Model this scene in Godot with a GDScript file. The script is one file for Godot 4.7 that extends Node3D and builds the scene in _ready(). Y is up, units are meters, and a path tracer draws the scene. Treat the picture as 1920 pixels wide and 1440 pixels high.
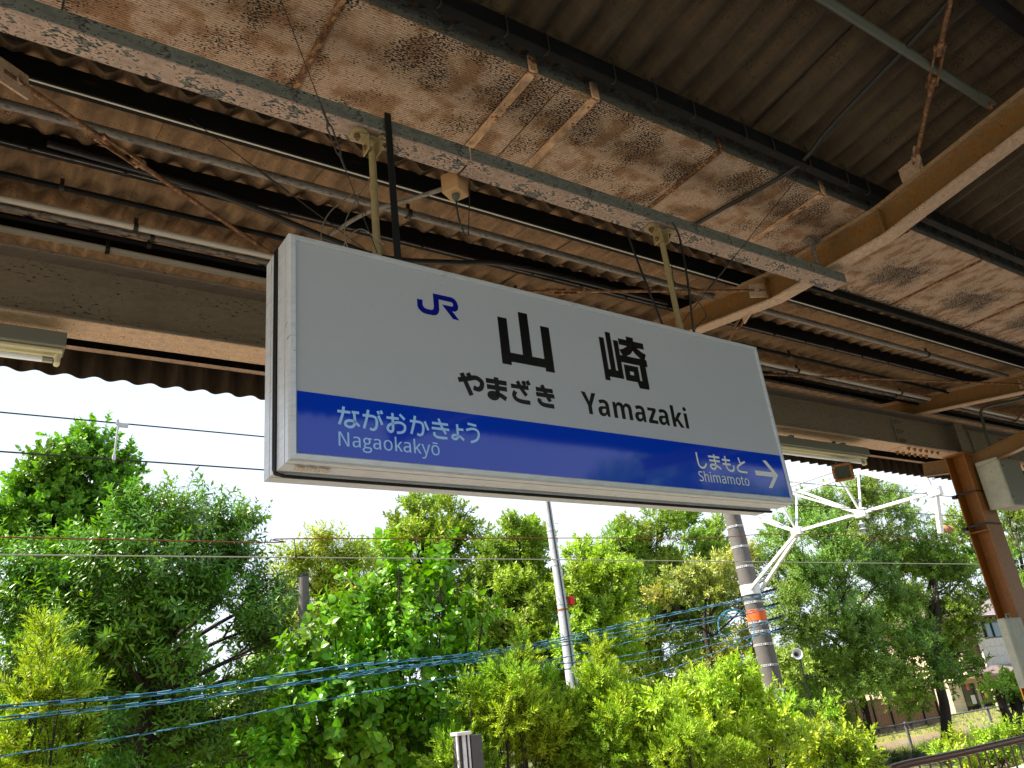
extends Node3D
# A station name sign hanging under an old platform canopy, trees beyond the tracks.
# x runs along the platform, y is up, -z points across the tracks; the camera stands on the platform at x = 0, z = 0.

var rng := RandomNumberGenerator.new()
var taken := {}
var M := {}
var sprigs := {}
var limb_noise := FastNoiseLite.new()

# ---------------------------------------------------------------- naming
func numbered(called: String, parent: Node) -> String:
	var key := str(parent.get_instance_id()) + called
	var n: int = taken.get(key, 0)
	taken[key] = n + 1
	return called if n == 0 else "%s_%03d" % [called, n]

func tag(o: Node, label: String, category := "", group := "", kind := "") -> void:
	if label: o.set_meta("label", label)
	if category: o.set_meta("category", category)
	if group: o.set_meta("group", group)
	if kind: o.set_meta("kind", kind)

func thing(called: String, label: String, category: String, at := Vector3.ZERO, group := "") -> Node3D:
	var o := Node3D.new()
	o.name = numbered(called, self)
	add_child(o)
	o.position = at
	tag(o, label, category, group)
	return o

func mi(called: String, st: SurfaceTool, m: Material, parent: Node) -> MeshInstance3D:
	var o := MeshInstance3D.new()
	o.name = numbered(called, parent)
	o.mesh = st.commit()
	o.material_override = m
	parent.add_child(o)
	return o

func mesh_at(called: String, mesh: Mesh, m: Material, parent: Node, at: Transform3D) -> MeshInstance3D:
	var o := MeshInstance3D.new()
	o.name = numbered(called, parent)
	o.mesh = mesh
	o.material_override = m
	o.transform = at
	parent.add_child(o)
	return o

# ---------------------------------------------------------------- shapes
func new_st() -> SurfaceTool:
	var st := SurfaceTool.new()
	st.begin(Mesh.PRIMITIVE_TRIANGLES)
	return st

func vert(st: SurfaceTool, p: Vector3, n: Vector3, uv: Vector2) -> void:
	st.set_normal(n)
	st.set_uv(uv)
	st.add_vertex(p)

func tri(st: SurfaceTool, a: Vector3, b: Vector3, c: Vector3, na: Vector3, nb: Vector3, nc: Vector3, ua := Vector2.ZERO, ub := Vector2.ZERO, uc := Vector2.ZERO) -> void:
	if (b - a).cross(c - a).dot(na + nb + nc) > 0.0:
		vert(st, a, na, ua); vert(st, c, nc, uc); vert(st, b, nb, ub)
	else:
		vert(st, a, na, ua); vert(st, b, nb, ub); vert(st, c, nc, uc)

func quad(st: SurfaceTool, a: Vector3, b: Vector3, c: Vector3, d: Vector3, n: Vector3) -> void:
	tri(st, a, b, c, n, n, n, Vector2(0, 0), Vector2(1, 0), Vector2(1, 1))
	tri(st, a, c, d, n, n, n, Vector2(0, 0), Vector2(1, 1), Vector2(0, 1))

# a box with chamfered edges (bev 0 leaves them sharp)
func box(st: SurfaceTool, c: Vector3, s: Vector3, bev := 0.0, b := Basis.IDENTITY) -> void:
	var h := s * 0.5
	var e := minf(bev, minf(h.x, minf(h.y, h.z)) * 0.8)
	for ax in 3:
		var u := (ax + 1) % 3
		var w := (ax + 2) % 3
		for sg in [-1.0, 1.0]:
			var n := Vector3.ZERO
			n[ax] = sg
			var q := []
			for k in [[-1, -1], [1, -1], [1, 1], [-1, 1]]:
				var p := Vector3.ZERO
				p[ax] = sg * h[ax]
				p[u] = k[0] * (h[u] - e)
				p[w] = k[1] * (h[w] - e)
				q.append(c + b * p)
			quad(st, q[0], q[1], q[2], q[3], b * n)
	if e <= 0.0:
		return
	for ax in 3:
		var u := (ax + 1) % 3
		var w := (ax + 2) % 3
		for k in [[-1, -1], [1, -1], [1, 1], [-1, 1]]:
			var n := Vector3.ZERO
			n[u] = k[0]
			n[w] = k[1]
			var q := []
			for t in [[-1, 0], [1, 0], [1, 1], [-1, 1]]:
				var p := Vector3.ZERO
				p[ax] = t[0] * (h[ax] - e)
				p[u] = k[0] * (h[u] - (e if t[1] else 0.0))
				p[w] = k[1] * (h[w] - (0.0 if t[1] else e))
				q.append(c + b * p)
			quad(st, q[0], q[1], q[2], q[3], (b * n).normalized())
	for sx in [-1, 1]:
		for sy in [-1, 1]:
			for sz in [-1, 1]:
				var n := (b * Vector3(sx, sy, sz)).normalized()
				tri(st, c + b * Vector3(sx * h.x, sy * (h.y - e), sz * (h.z - e)), c + b * Vector3(sx * (h.x - e), sy * h.y, sz * (h.z - e)), c + b * Vector3(sx * (h.x - e), sy * (h.y - e), sz * h.z), n, n, n)

func aim(a: Vector3, b: Vector3, up := Vector3.UP) -> Basis:   # z axis from a to b
	var z := (b - a).normalized()
	if absf(z.dot(up)) > 0.99: up = Vector3.RIGHT
	var x := up.cross(z).normalized()
	return Basis(x, z.cross(x), z)

func bar(st: SurfaceTool, a: Vector3, b: Vector3, w: float, h: float, bev := 0.0, up := Vector3.UP) -> void:
	box(st, (a + b) * 0.5, Vector3(w, h, a.distance_to(b)), bev, aim(a, b, up))

func ibeam(st: SurfaceTool, a: Vector3, b: Vector3, h: float, w: float, tf: float, tw: float) -> void:   # a, b on the axis
	var f := aim(a, b)
	var l := a.distance_to(b)
	var c := (a + b) * 0.5
	box(st, c + f.y * (h - tf) * 0.5, Vector3(w, tf, l), 0.003, f)
	box(st, c - f.y * (h - tf) * 0.5, Vector3(w, tf, l), 0.003, f)
	box(st, c, Vector3(tw, h - 2.0 * tf, l), 0.0, f)

func tube(st: SurfaceTool, pts: Array, r: Variant, sides := 8, caps := true) -> void:
	var n := pts.size()
	var f := aim(pts[0], pts[1])
	var rings := []
	var norms := []
	for i in n:
		var t: Vector3 = (pts[mini(i + 1, n - 1)] - pts[maxi(i - 1, 0)]).normalized()
		var x := (f.x - t * t.dot(f.x)).normalized()
		f = Basis(x, t.cross(x), t)
		var rad: float = r[i] if r is Array else r
		var ring := []
		var nor := []
		for k in sides:
			var an := TAU * k / sides
			var d := f.x * cos(an) + f.y * sin(an)
			ring.append(pts[i] + d * rad)
			nor.append(d)
		rings.append(ring)
		norms.append(nor)
	for i in n - 1:
		for k in sides:
			var k2 := (k + 1) % sides
			tri(st, rings[i][k], rings[i + 1][k], rings[i + 1][k2], norms[i][k], norms[i + 1][k], norms[i + 1][k2])
			tri(st, rings[i][k], rings[i + 1][k2], rings[i][k2], norms[i][k], norms[i + 1][k2], norms[i][k2])
	if caps:
		for e in [0, n - 1]:
			var t: Vector3 = (pts[1] - pts[0]).normalized() * -1.0 if e == 0 else (pts[n - 1] - pts[n - 2]).normalized()
			for k in range(1, sides - 1):
				tri(st, rings[e][0], rings[e][k], rings[e][k + 1], t, t, t)

func lathe(st: SurfaceTool, at: Vector3, axis: Vector3, prof: Array, sides := 12) -> void:   # prof: Vector2(radius, along)
	var pts := []
	var rr := []
	for p in prof:
		pts.append(at + axis * p.y)
		rr.append(maxf(p.x, 0.0005))
	var f := aim(Vector3.ZERO, axis)
	for i in prof.size() - 1:
		var sl: Vector2 = prof[i + 1] - prof[i]
		for k in sides:
			var q := []
			var ns := []
			for e in [[i, k], [i + 1, k], [i + 1, k + 1], [i, k + 1]]:
				var an: float = TAU * e[1] / sides
				var d := f.x * cos(an) + f.y * sin(an)
				q.append(pts[e[0]] + d * rr[e[0]])
				ns.append((d * sl.y - axis * sl.x).normalized())
			tri(st, q[0], q[1], q[2], ns[0], ns[1], ns[2])
			tri(st, q[0], q[2], q[3], ns[0], ns[2], ns[3])

func spline(pts: Array, steps := 8) -> Array:
	var out := []
	for i in pts.size() - 1:
		var p0 = pts[maxi(i - 1, 0)]
		var p1 = pts[i]
		var p2 = pts[i + 1]
		var p3 = pts[mini(i + 2, pts.size() - 1)]
		for s in steps:
			var t := float(s) / steps
			out.append(0.5 * (2.0 * p1 + (p2 - p0) * t + (2.0 * p0 - 5.0 * p1 + 4.0 * p2 - p3) * t * t + (3.0 * p1 - p0 - 3.0 * p2 + p3) * t * t * t))
	out.append(pts[-1])
	return out

func sag(a: Vector3, b: Vector3, drop: float, n := 24) -> Array:
	var out := []
	for i in n + 1:
		var t := float(i) / n
		out.append(a.lerp(b, t) - Vector3(0, 4.0 * drop * t * (1.0 - t), 0))
	return out

func frame_ring(st: SurfaceTool, w: float, h: float, prof: Array) -> void:   # prof: (inset from the outer edge, z); mitred corners
	for i in prof.size() - 1:
		var a: Vector2 = prof[i]
		var b: Vector2 = prof[i + 1]
		for s in 4:
			var d: Vector2 = [Vector2(0, 1), Vector2(1, 0), Vector2(0, -1), Vector2(-1, 0)][s]
			var e := Vector2(-d.y, d.x)
			var q := []
			for k in [[a, -1.0], [a, 1.0], [b, 1.0], [b, -1.0]]:
				var p: Vector2 = k[0]
				var hw := Vector2(w * 0.5 - p.x, h * 0.5 - p.x)
				var xy: Vector2 = Vector2(d.x * hw.x, d.y * hw.y) + Vector2(e.x * hw.x, e.y * hw.y) * k[1]
				q.append(Vector3(xy.x, xy.y, p.y))
			var sl := b - a
			var n := Vector3(d.x * sl.y, d.y * sl.y, sl.x).normalized()
			quad(st, q[0], q[1], q[2], q[3], n)

# ---------------------------------------------------------------- textures
func nz(w: int, h: int, freq: float, oct: int, sd: int, sx := 1, sy := 1) -> PackedByteArray:
	var n := FastNoiseLite.new()
	n.noise_type = FastNoiseLite.TYPE_SIMPLEX_SMOOTH
	n.seed = sd
	n.frequency = freq
	n.fractal_octaves = oct
	var im := n.get_seamless_image(w / sx, h / sy)
	im.convert(Image.FORMAT_L8)
	if sx > 1 or sy > 1: im.resize(w, h, Image.INTERPOLATE_CUBIC)
	return im.get_data()

func to_tex(w: int, h: int, d: PackedByteArray, f := Image.FORMAT_RGB8) -> ImageTexture:
	return ImageTexture.create_from_image(Image.create_from_data(w, h, false, f, d))

# worn paint: a base tone with mottling, flakes where one noise passes a threshold, fine specks
func worn(w: int, sd: int, base: Color, under: Color, flake := 0.62, stretch := 1, mottle := 0.22, speck := Color(0.08, 0.06, 0.05), speck_at := 0.74, grain := 0.12) -> ImageTexture:
	var a := nz(w, w, 0.012, 4, sd, stretch, 1)
	var b := nz(w, w, 0.03, 4, sd + 1, stretch, 1)
	var c := nz(w, w, 0.12, 3, sd + 2, stretch, 1)
	var out := PackedByteArray()
	out.resize(w * w * 3)
	for i in w * w:
		var m := 1.0 + ((a[i] + b[i]) / 255.0 - 1.0) * mottle * 2.0
		var k := base
		var v := (b[i] * 0.6 + c[i] * 0.4) / 255.0
		if v * 0.7 + a[i] / 255.0 * 0.3 > flake: k = under
		if c[i] * 0.75 / 255.0 + a[i] * 0.25 / 255.0 > speck_at: k = speck
		m *= 1.0 - grain * 0.5 + grain * c[i] / 255.0
		out[i * 3] = clampi(int(k.r * m * 255.0), 0, 255)
		out[i * 3 + 1] = clampi(int(k.g * m * 255.0), 0, 255)
		out[i * 3 + 2] = clampi(int(k.b * m * 255.0), 0, 255)
	return to_tex(w, w, out)

func bump_tex(w: int, sd: int, freq: float, stretch := 1) -> ImageTexture:
	return to_tex(w, w, nz(w, w, freq, 4, sd, stretch, 1), Image.FORMAT_L8)

func mat(c: Color, rough: float, metal := 0.0) -> StandardMaterial3D:
	var m := StandardMaterial3D.new()
	m.albedo_color = c
	m.roughness = rough
	m.metallic = metal
	return m

func tri_mat(t: Texture2D, rough: float, scale: float, bump: Texture2D = null, relief := 0.0, world := true) -> StandardMaterial3D:
	var m := mat(Color.WHITE, rough)
	m.albedo_texture = t
	m.uv1_triplanar = true
	m.uv1_world_triplanar = world
	m.uv1_scale = Vector3.ONE * scale
	if bump:
		m.heightmap_enabled = true
		m.heightmap_texture = bump
		m.heightmap_scale = relief
	return m

func board_material(sd: int, patch: bool) -> StandardMaterial3D:
	var W := 1024
	var H := 512
	var a := nz(W, H, 0.0035, 4, sd)
	var b := nz(W, H, 0.045, 4, sd + 1, 2, 1)
	var c := nz(W, H, 0.15, 3, sd + 2, 2, 1)
	var e := nz(W, H, 0.007, 5, sd + 3)
	var col := PackedByteArray()
	var hgt := PackedByteArray()
	col.resize(W * H * 3)
	hgt.resize(W * H)
	for y in H:
		var g := 0.5 + 0.5 * cos(TAU * y / H * 64.0)
		var v := y / float(H)
		for x in W:
			var i := y * W + x
			var fineg := c[i] / 255.0
			var mid := b[i] / 255.0
			var big := a[i] / 255.0
			var k := Color(0.77, 0.655, 0.565)
			var rust := clampf((e[i] / 255.0 - 0.46) * 2.6, 0.0, 0.7)
			k = k.lerp(Color(0.57, 0.405, 0.27), rust)
			var m := (0.90 + 0.2 * mid) * (0.78 + 0.22 * g)
			var dens := clampf((big - 0.40) * 3.2, 0.0, 1.0)
			if patch:
				var d := Vector2((x / float(W) - 0.52) / 0.36, (v - 0.46) / 0.30).length()
				dens = clampf(1.25 - d + (big - 0.5) * 1.2, 0.0, 1.0)
			if fineg * 0.84 + mid * 0.16 + 0.05 * (1.0 - g) > 0.75 - (0.30 if patch else 0.215) * dens:
				k = Color(0.13, 0.105, 0.09); m = 1.0
			elif v < 0.14 and mid * 0.75 + fineg * 0.25 > 0.55 + v * 0.9:
				k = Color(0.30, 0.28, 0.27)
			col[i * 3] = int(clampf(k.r * m, 0, 1) * 255.0)
			col[i * 3 + 1] = int(clampf(k.g * m, 0, 1) * 255.0)
			col[i * 3 + 2] = int(clampf(k.b * m, 0, 1) * 255.0)
			hgt[i] = int(180.0 * g + 50.0 * fineg)
	var mb := mat(Color.WHITE, 0.85)
	mb.albedo_texture = to_tex(W, H, col)
	mb.heightmap_enabled = true
	mb.heightmap_texture = to_tex(W, H, hgt, Image.FORMAT_L8)
	mb.heightmap_scale = 0.4
	return mb

func make_materials() -> void:
	# soffit boards: cream paint over finely ribbed board, rust-stained, peppered with black mould; the second kind has one sooty patch in the middle of each board
	M.board = board_material(11, false)
	M.board_sooty = board_material(411, true)
	M.batten = tri_mat(worn(256, 21, Color(0.72, 0.58, 0.46), Color(0.45, 0.30, 0.18), 0.66), 0.8, 1.6)
	# corrugated sheets: fibrous, streaked along the slope
	var S := 512
	var s1 := nz(S, S, 0.05, 4, 31, 1, 8)
	var s2 := nz(S, S, 0.012, 4, 32, 1, 2)
	var s3 := nz(S, S, 0.16, 2, 33)
	var sc := PackedByteArray()
	sc.resize(S * S * 3)
	for i in S * S:
		var m := 0.62 + 0.4 * s1[i] / 255.0 + 0.36 * (s2[i] / 255.0 - 0.5)
		var k := Color(0.59, 0.465, 0.335)
		if s3[i] / 255.0 > 0.80 or s2[i] * 0.5 / 255.0 + s3[i] * 0.5 / 255.0 > 0.74: k = Color(0.20, 0.15, 0.11)
		sc[i * 3] = clampi(int(k.r * m * 255.0), 0, 255)
		sc[i * 3 + 1] = clampi(int(k.g * m * 255.0), 0, 255)
		sc[i * 3 + 2] = clampi(int(k.b * m * 255.0), 0, 255)
	M.sheet = tri_mat(to_tex(S, S, sc), 0.9, 0.8)
	M.sheet_shaded = M.sheet.duplicate()
	M.sheet_shaded.albedo_color = Color(0.53, 0.55, 0.54)  # near slope and eave apron: their weaker light put into a darker colour
	var fine := bump_tex(256, 41, 0.05)
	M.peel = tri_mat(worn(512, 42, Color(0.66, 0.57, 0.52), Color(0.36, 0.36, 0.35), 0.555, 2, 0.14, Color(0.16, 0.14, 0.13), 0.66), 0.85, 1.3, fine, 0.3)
	M.peel_grey = tri_mat(worn(512, 45, Color(0.40, 0.41, 0.39), Color(0.27, 0.27, 0.26), 0.58, 2, 0.14, Color(0.12, 0.11, 0.10), 0.68), 0.8, 1.3, fine, 0.3)
	M.ochre = tri_mat(worn(512, 51, Color(0.49, 0.37, 0.22), Color(0.46, 0.31, 0.14), 0.53, 1, 0.10, Color(0.22, 0.13, 0.07), 0.80), 0.42, 0.9, fine, 0.15)
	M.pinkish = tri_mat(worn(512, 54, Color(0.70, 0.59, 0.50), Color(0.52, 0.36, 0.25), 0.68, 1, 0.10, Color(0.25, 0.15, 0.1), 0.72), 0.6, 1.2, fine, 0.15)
	M.pinkish_dark = tri_mat(worn(512, 55, Color(0.58, 0.47, 0.35), Color(0.50, 0.34, 0.20), 0.64, 1, 0.12, Color(0.25, 0.15, 0.1), 0.76), 0.55, 1.2)
	M.girder = tri_mat(worn(512, 57, Color(0.47, 0.42, 0.37), Color(0.41, 0.37, 0.33), 0.60, 3, 0.08, Color(0.15, 0.12, 0.10), 0.765), 0.65, 0.9, fine, 0.2)
	M.rust_post = tri_mat(worn(512, 61, Color(0.55, 0.35, 0.08), Color(0.47, 0.27, 0.06), 0.54, 1, 0.14, Color(0.60, 0.48, 0.33), 0.77), 0.5, 1.0, fine, 0.2)
	M.black = tri_mat(worn(256, 64, Color(0.055, 0.060, 0.072), Color(0.075, 0.07, 0.065), 0.62, 3, 0.2, Color(0.13, 0.10, 0.08), 0.76), 0.6, 0.8)
	M.black.metallic_specular = 0.25
	M.conduit = tri_mat(worn(256, 67, Color(0.43, 0.41, 0.39), Color(0.25, 0.2, 0.17), 0.64, 3, 0.18, Color(0.12, 0.1, 0.09), 0.70), 0.5, 2.0)
	M.cream_pipe = tri_mat(worn(256, 70, Color(0.55, 0.49, 0.34), Color(0.45, 0.36, 0.22), 0.68, 1, 0.08, Color(0.2, 0.13, 0.07), 0.78), 0.5, 3.0)
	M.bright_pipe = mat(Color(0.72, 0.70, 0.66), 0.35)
	M.rod = tri_mat(worn(256, 73, Color(0.40, 0.25, 0.14), Color(0.50, 0.38, 0.26), 0.55, 1, 0.3), 0.75, 4.0)
	M.grey_tube = mat(Color(0.30, 0.32, 0.30), 0.55)
	M.dark_tube = mat(Color(0.14, 0.13, 0.12), 0.55)
	M.cable = mat(Color(0.03, 0.03, 0.032), 0.45)
	M.wire = mat(Color(0.16, 0.14, 0.12), 0.5, 0.3)
	M.steel = mat(Color(0.62, 0.60, 0.56), 0.35, 0.8)
	M.alu = tri_mat(worn(256, 76, Color(0.80, 0.815, 0.84), Color(0.76, 0.775, 0.80), 0.62, 4, 0.04, Color(0.45, 0.44, 0.42), 0.84), 0.32, 1.5)
	M.alu.metallic = 0.15
	M.gap = mat(Color(0.05, 0.05, 0.06), 0.6)
	M.sign_white = tri_mat(worn(512, 79, Color(0.70, 0.715, 0.745), Color(0.70, 0.715, 0.745), 0.95, 1, 0.004, Color(0.52, 0.50, 0.46), 0.845, 0.004), 0.12, 1.4)
	M.sign_blue = mat(Color(0.0, 0.225, 0.75), 0.05)
	M.sign_blue.metallic_specular = 0.5
	M.ink = mat(Color(0.02, 0.02, 0.025), 0.25)
	M.ink_blue = mat(Color(0.02, 0.07, 0.50), 0.2)
	M.ink_white = mat(Color(0.62, 0.80, 1.0), 0.3)
	M.arrow_white = mat(Color(0.86, 0.87, 0.86), 0.3)
	M.tape = mat(Color(0.72, 0.62, 0.50), 0.25)
	M.box_grey = tri_mat(worn(256, 82, Color(0.66, 0.66, 0.60), Color(0.60, 0.59, 0.53), 0.70, 1, 0.06, Color(0.4, 0.36, 0.3), 0.83, 0.04), 0.5, 1.2)
	M.box_cream = mat(Color(0.66, 0.52, 0.36), 0.6)
	M.lamp_case = mat(Color(0.42, 0.42, 0.38), 0.5)
	M.lamp_tray = mat(Color(0.80, 0.76, 0.62), 0.35)
	M.lamp_tube = mat(Color(0.90, 0.91, 0.92), 0.15)
	M.concrete = tri_mat(worn(512, 85, Color(0.37, 0.355, 0.35), Color(0.32, 0.305, 0.30), 0.60, 1, 0.12, Color(0.30, 0.28, 0.27), 0.76), 0.9, 0.7, fine, 0.3)
	M.white_paint = tri_mat(worn(256, 88, Color(0.86, 0.86, 0.87), Color(0.78, 0.78, 0.79), 0.66, 1, 0.06), 0.45, 0.6)
	M.galv = tri_mat(worn(256, 91, Color(0.72, 0.73, 0.76), Color(0.62, 0.63, 0.66), 0.58, 1, 0.10), 0.42, 0.7)
	M.orange = mat(Color(0.86, 0.36, 0.08), 0.6)
	M.red = mat(Color(0.80, 0.10, 0.05), 0.5)
	M.blue_cable = mat(Color(0.18, 0.52, 0.66), 0.4)
	M.louvre = mat(Color(0.30, 0.29, 0.30), 0.5)
	M.pale_cable = mat(Color(0.45, 0.62, 0.70), 0.35)
	M.wire_rust = mat(Color(0.42, 0.20, 0.09), 0.7)
	M.wire_copper = mat(Color(0.60, 0.60, 0.54), 0.4, 0.3)
	M.insulator = mat(Color(0.62, 0.66, 0.70), 0.15)
	M.insulator_brown = mat(Color(0.62, 0.46, 0.32), 0.3)
	M.bark = tri_mat(worn(256, 94, Color(0.22, 0.18, 0.15), Color(0.14, 0.115, 0.10), 0.52, 1, 0.3), 0.95, 1.2, bump_tex(256, 95, 0.06), 2.0)
	M.paving = tri_mat(worn(512, 97, Color(0.65, 0.625, 0.58), Color(0.59, 0.565, 0.52), 0.58, 1, 0.12, Color(0.42, 0.38, 0.33), 0.74), 0.9, 0.5)
	M.ballast = tri_mat(worn(512, 100, Color(0.58, 0.50, 0.42), Color(0.45, 0.36, 0.28), 0.52, 1, 0.25, Color(0.30, 0.24, 0.2), 0.66), 0.95, 0.8, bump_tex(256, 101, 0.12), 4.0)
	M.soil = tri_mat(worn(512, 103, Color(0.55, 0.49, 0.41), Color(0.47, 0.38, 0.26), 0.55, 1, 0.2, Color(0.55, 0.30, 0.12), 0.70), 0.95, 0.25)
	M.meadow = tri_mat(worn(512, 104, Color(0.30, 0.35, 0.14), Color(0.36, 0.34, 0.18), 0.55, 1, 0.25), 0.95, 0.3)
	M.grass = mat(Color.WHITE, 0.8)
	M.grass.vertex_color_use_as_albedo = true
	M.lawn = tri_mat(worn(512, 106, Color(0.50, 0.52, 0.20), Color(0.58, 0.54, 0.26), 0.52, 1, 0.2), 0.95, 0.4)
	M.wall_cream = tri_mat(worn(256, 109, Color(0.76, 0.70, 0.60), Color(0.70, 0.64, 0.55), 0.6, 1, 0.06), 0.85, 0.4)
	M.wall_tile = tri_mat(worn(256, 112, Color(0.78, 0.76, 0.74), Color(0.72, 0.70, 0.68), 0.6, 1, 0.06), 0.7, 0.4)
	M.roof_tin = tri_mat(worn(256, 115, Color(0.52, 0.45, 0.45), Color(0.46, 0.40, 0.40), 0.58, 1, 0.10), 0.5, 0.4)
	M.frame_dark = mat(Color(0.10, 0.10, 0.11), 0.4)
	M.glass_teal = mat(Color(0.24, 0.38, 0.42), 0.06)
	M.glass_dark = mat(Color(0.10, 0.11, 0.12), 0.08)
	M.curtain = mat(Color(0.55, 0.68, 0.72), 0.8)
	M.poster_yellow = mat(Color(0.90, 0.80, 0.12), 0.6)
	M.poster_pink = mat(Color(0.90, 0.30, 0.50), 0.6)
	M.poster_white = mat(Color(0.85, 0.85, 0.85), 0.6)
	M.wood = tri_mat(worn(256, 118, Color(0.43, 0.31, 0.22), Color(0.34, 0.24, 0.17), 0.55, 1, 0.2), 0.85, 0.8)
	M.rail_brown = mat(Color(0.40, 0.27, 0.20), 0.35)
	M.fence_steel = mat(Color(0.45, 0.46, 0.48), 0.5, 0.3)

# ---------------------------------------------------------------- the station sign
const SW := 2.5643
const SH := 0.8612

func flat_poly(st: SurfaceTool, pts: Array, z: float) -> void:
	var p := PackedVector2Array()
	for v in pts: p.append(Vector2(v[0], v[1]))
	var idx := Geometry2D.triangulate_polygon(p)
	for i in range(0, idx.size(), 3):
		var q := []
		for k in 3: q.append(Vector3(p[idx[i + k]].x, p[idx[i + k]].y, z))
		tri(st, q[0], q[1], q[2], Vector3.BACK, Vector3.BACK, Vector3.BACK)

func rect(st: SurfaceTool, x0: float, y0: float, x1: float, y1: float, z: float) -> void:
	quad(st, Vector3(x0, y0, z), Vector3(x1, y0, z), Vector3(x1, y1, z), Vector3(x0, y1, z), Vector3.BACK)

func stroke(st: SurfaceTool, pts: Array, w: float, z: float) -> void:   # a ribbon along a smooth line
	var v := []
	for p in pts: v.append(Vector2(p[0], p[1]))
	var l: Array = spline(v, 7) if v.size() > 2 else v
	var left := []
	var right := []
	for i in l.size():
		var t: Vector2 = (l[mini(i + 1, l.size() - 1)] - l[maxi(i - 1, 0)]).normalized()
		var n := Vector2(-t.y, t.x) * w * 0.5
		left.append(Vector3(l[i].x + n.x, l[i].y + n.y, z))
		right.append(Vector3(l[i].x - n.x, l[i].y - n.y, z))
	for i in l.size() - 1:
		tri(st, left[i], right[i], right[i + 1], Vector3.BACK, Vector3.BACK, Vector3.BACK)
		tri(st, left[i], right[i + 1], left[i + 1], Vector3.BACK, Vector3.BACK, Vector3.BACK)

func kana(parent: Node, strokes: Array, w: float, z: float, m: Material) -> void:
	var st := new_st()
	for i in strokes.size(): stroke(st, strokes[i], w, z + 0.00015 * i)
	mi("letter", st, m, parent)

func latin(parent: Node, text: String, x0: float, x1: float, y0: float, y1: float, z: float, m: Material, weight: int) -> void:   # y0..y1 is the cap height
	var f := SystemFont.new()
	f.font_names = PackedStringArray(["Droid Sans"])
	f.font_weight = weight
	var cap := TextMesh.new()
	cap.font = f; cap.text = text.substr(0, 1); cap.font_size = 64; cap.pixel_size = 0.01; cap.depth = 0.0; cap.curve_step = 1.0
	var all := TextMesh.new()
	all.font = f; all.text = text; all.font_size = 64; all.pixel_size = 0.01; all.depth = 0.0; all.curve_step = 1.0
	var ca := cap.get_aabb()
	var aa := all.get_aabb()
	var sy := (y1 - y0) / ca.size.y
	var sx := (x1 - x0) / aa.size.x
	var t := Transform3D(Basis.from_scale(Vector3(sx, sy, 1.0)), Vector3(x0 - aa.position.x * sx, y0, z))
	# seat the baseline: with equal text heights the first capital stands on it
	var o := mesh_at("lettering", all, m, parent, t)
	all.vertical_alignment = VERTICAL_ALIGNMENT_BOTTOM
	cap.vertical_alignment = VERTICAL_ALIGNMENT_BOTTOM
	ca = cap.get_aabb()
	aa = all.get_aabb()
	o.position = Vector3(x0 - aa.position.x * sx, y0 - ca.position.y * sy, z)

func shifted(strokes: Array, dx: float) -> Array:
	var out := []
	for s in strokes:
		var l := []
		for p in s: l.append([p[0] + dx, p[1]])
		out.append(l)
	return out

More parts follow.
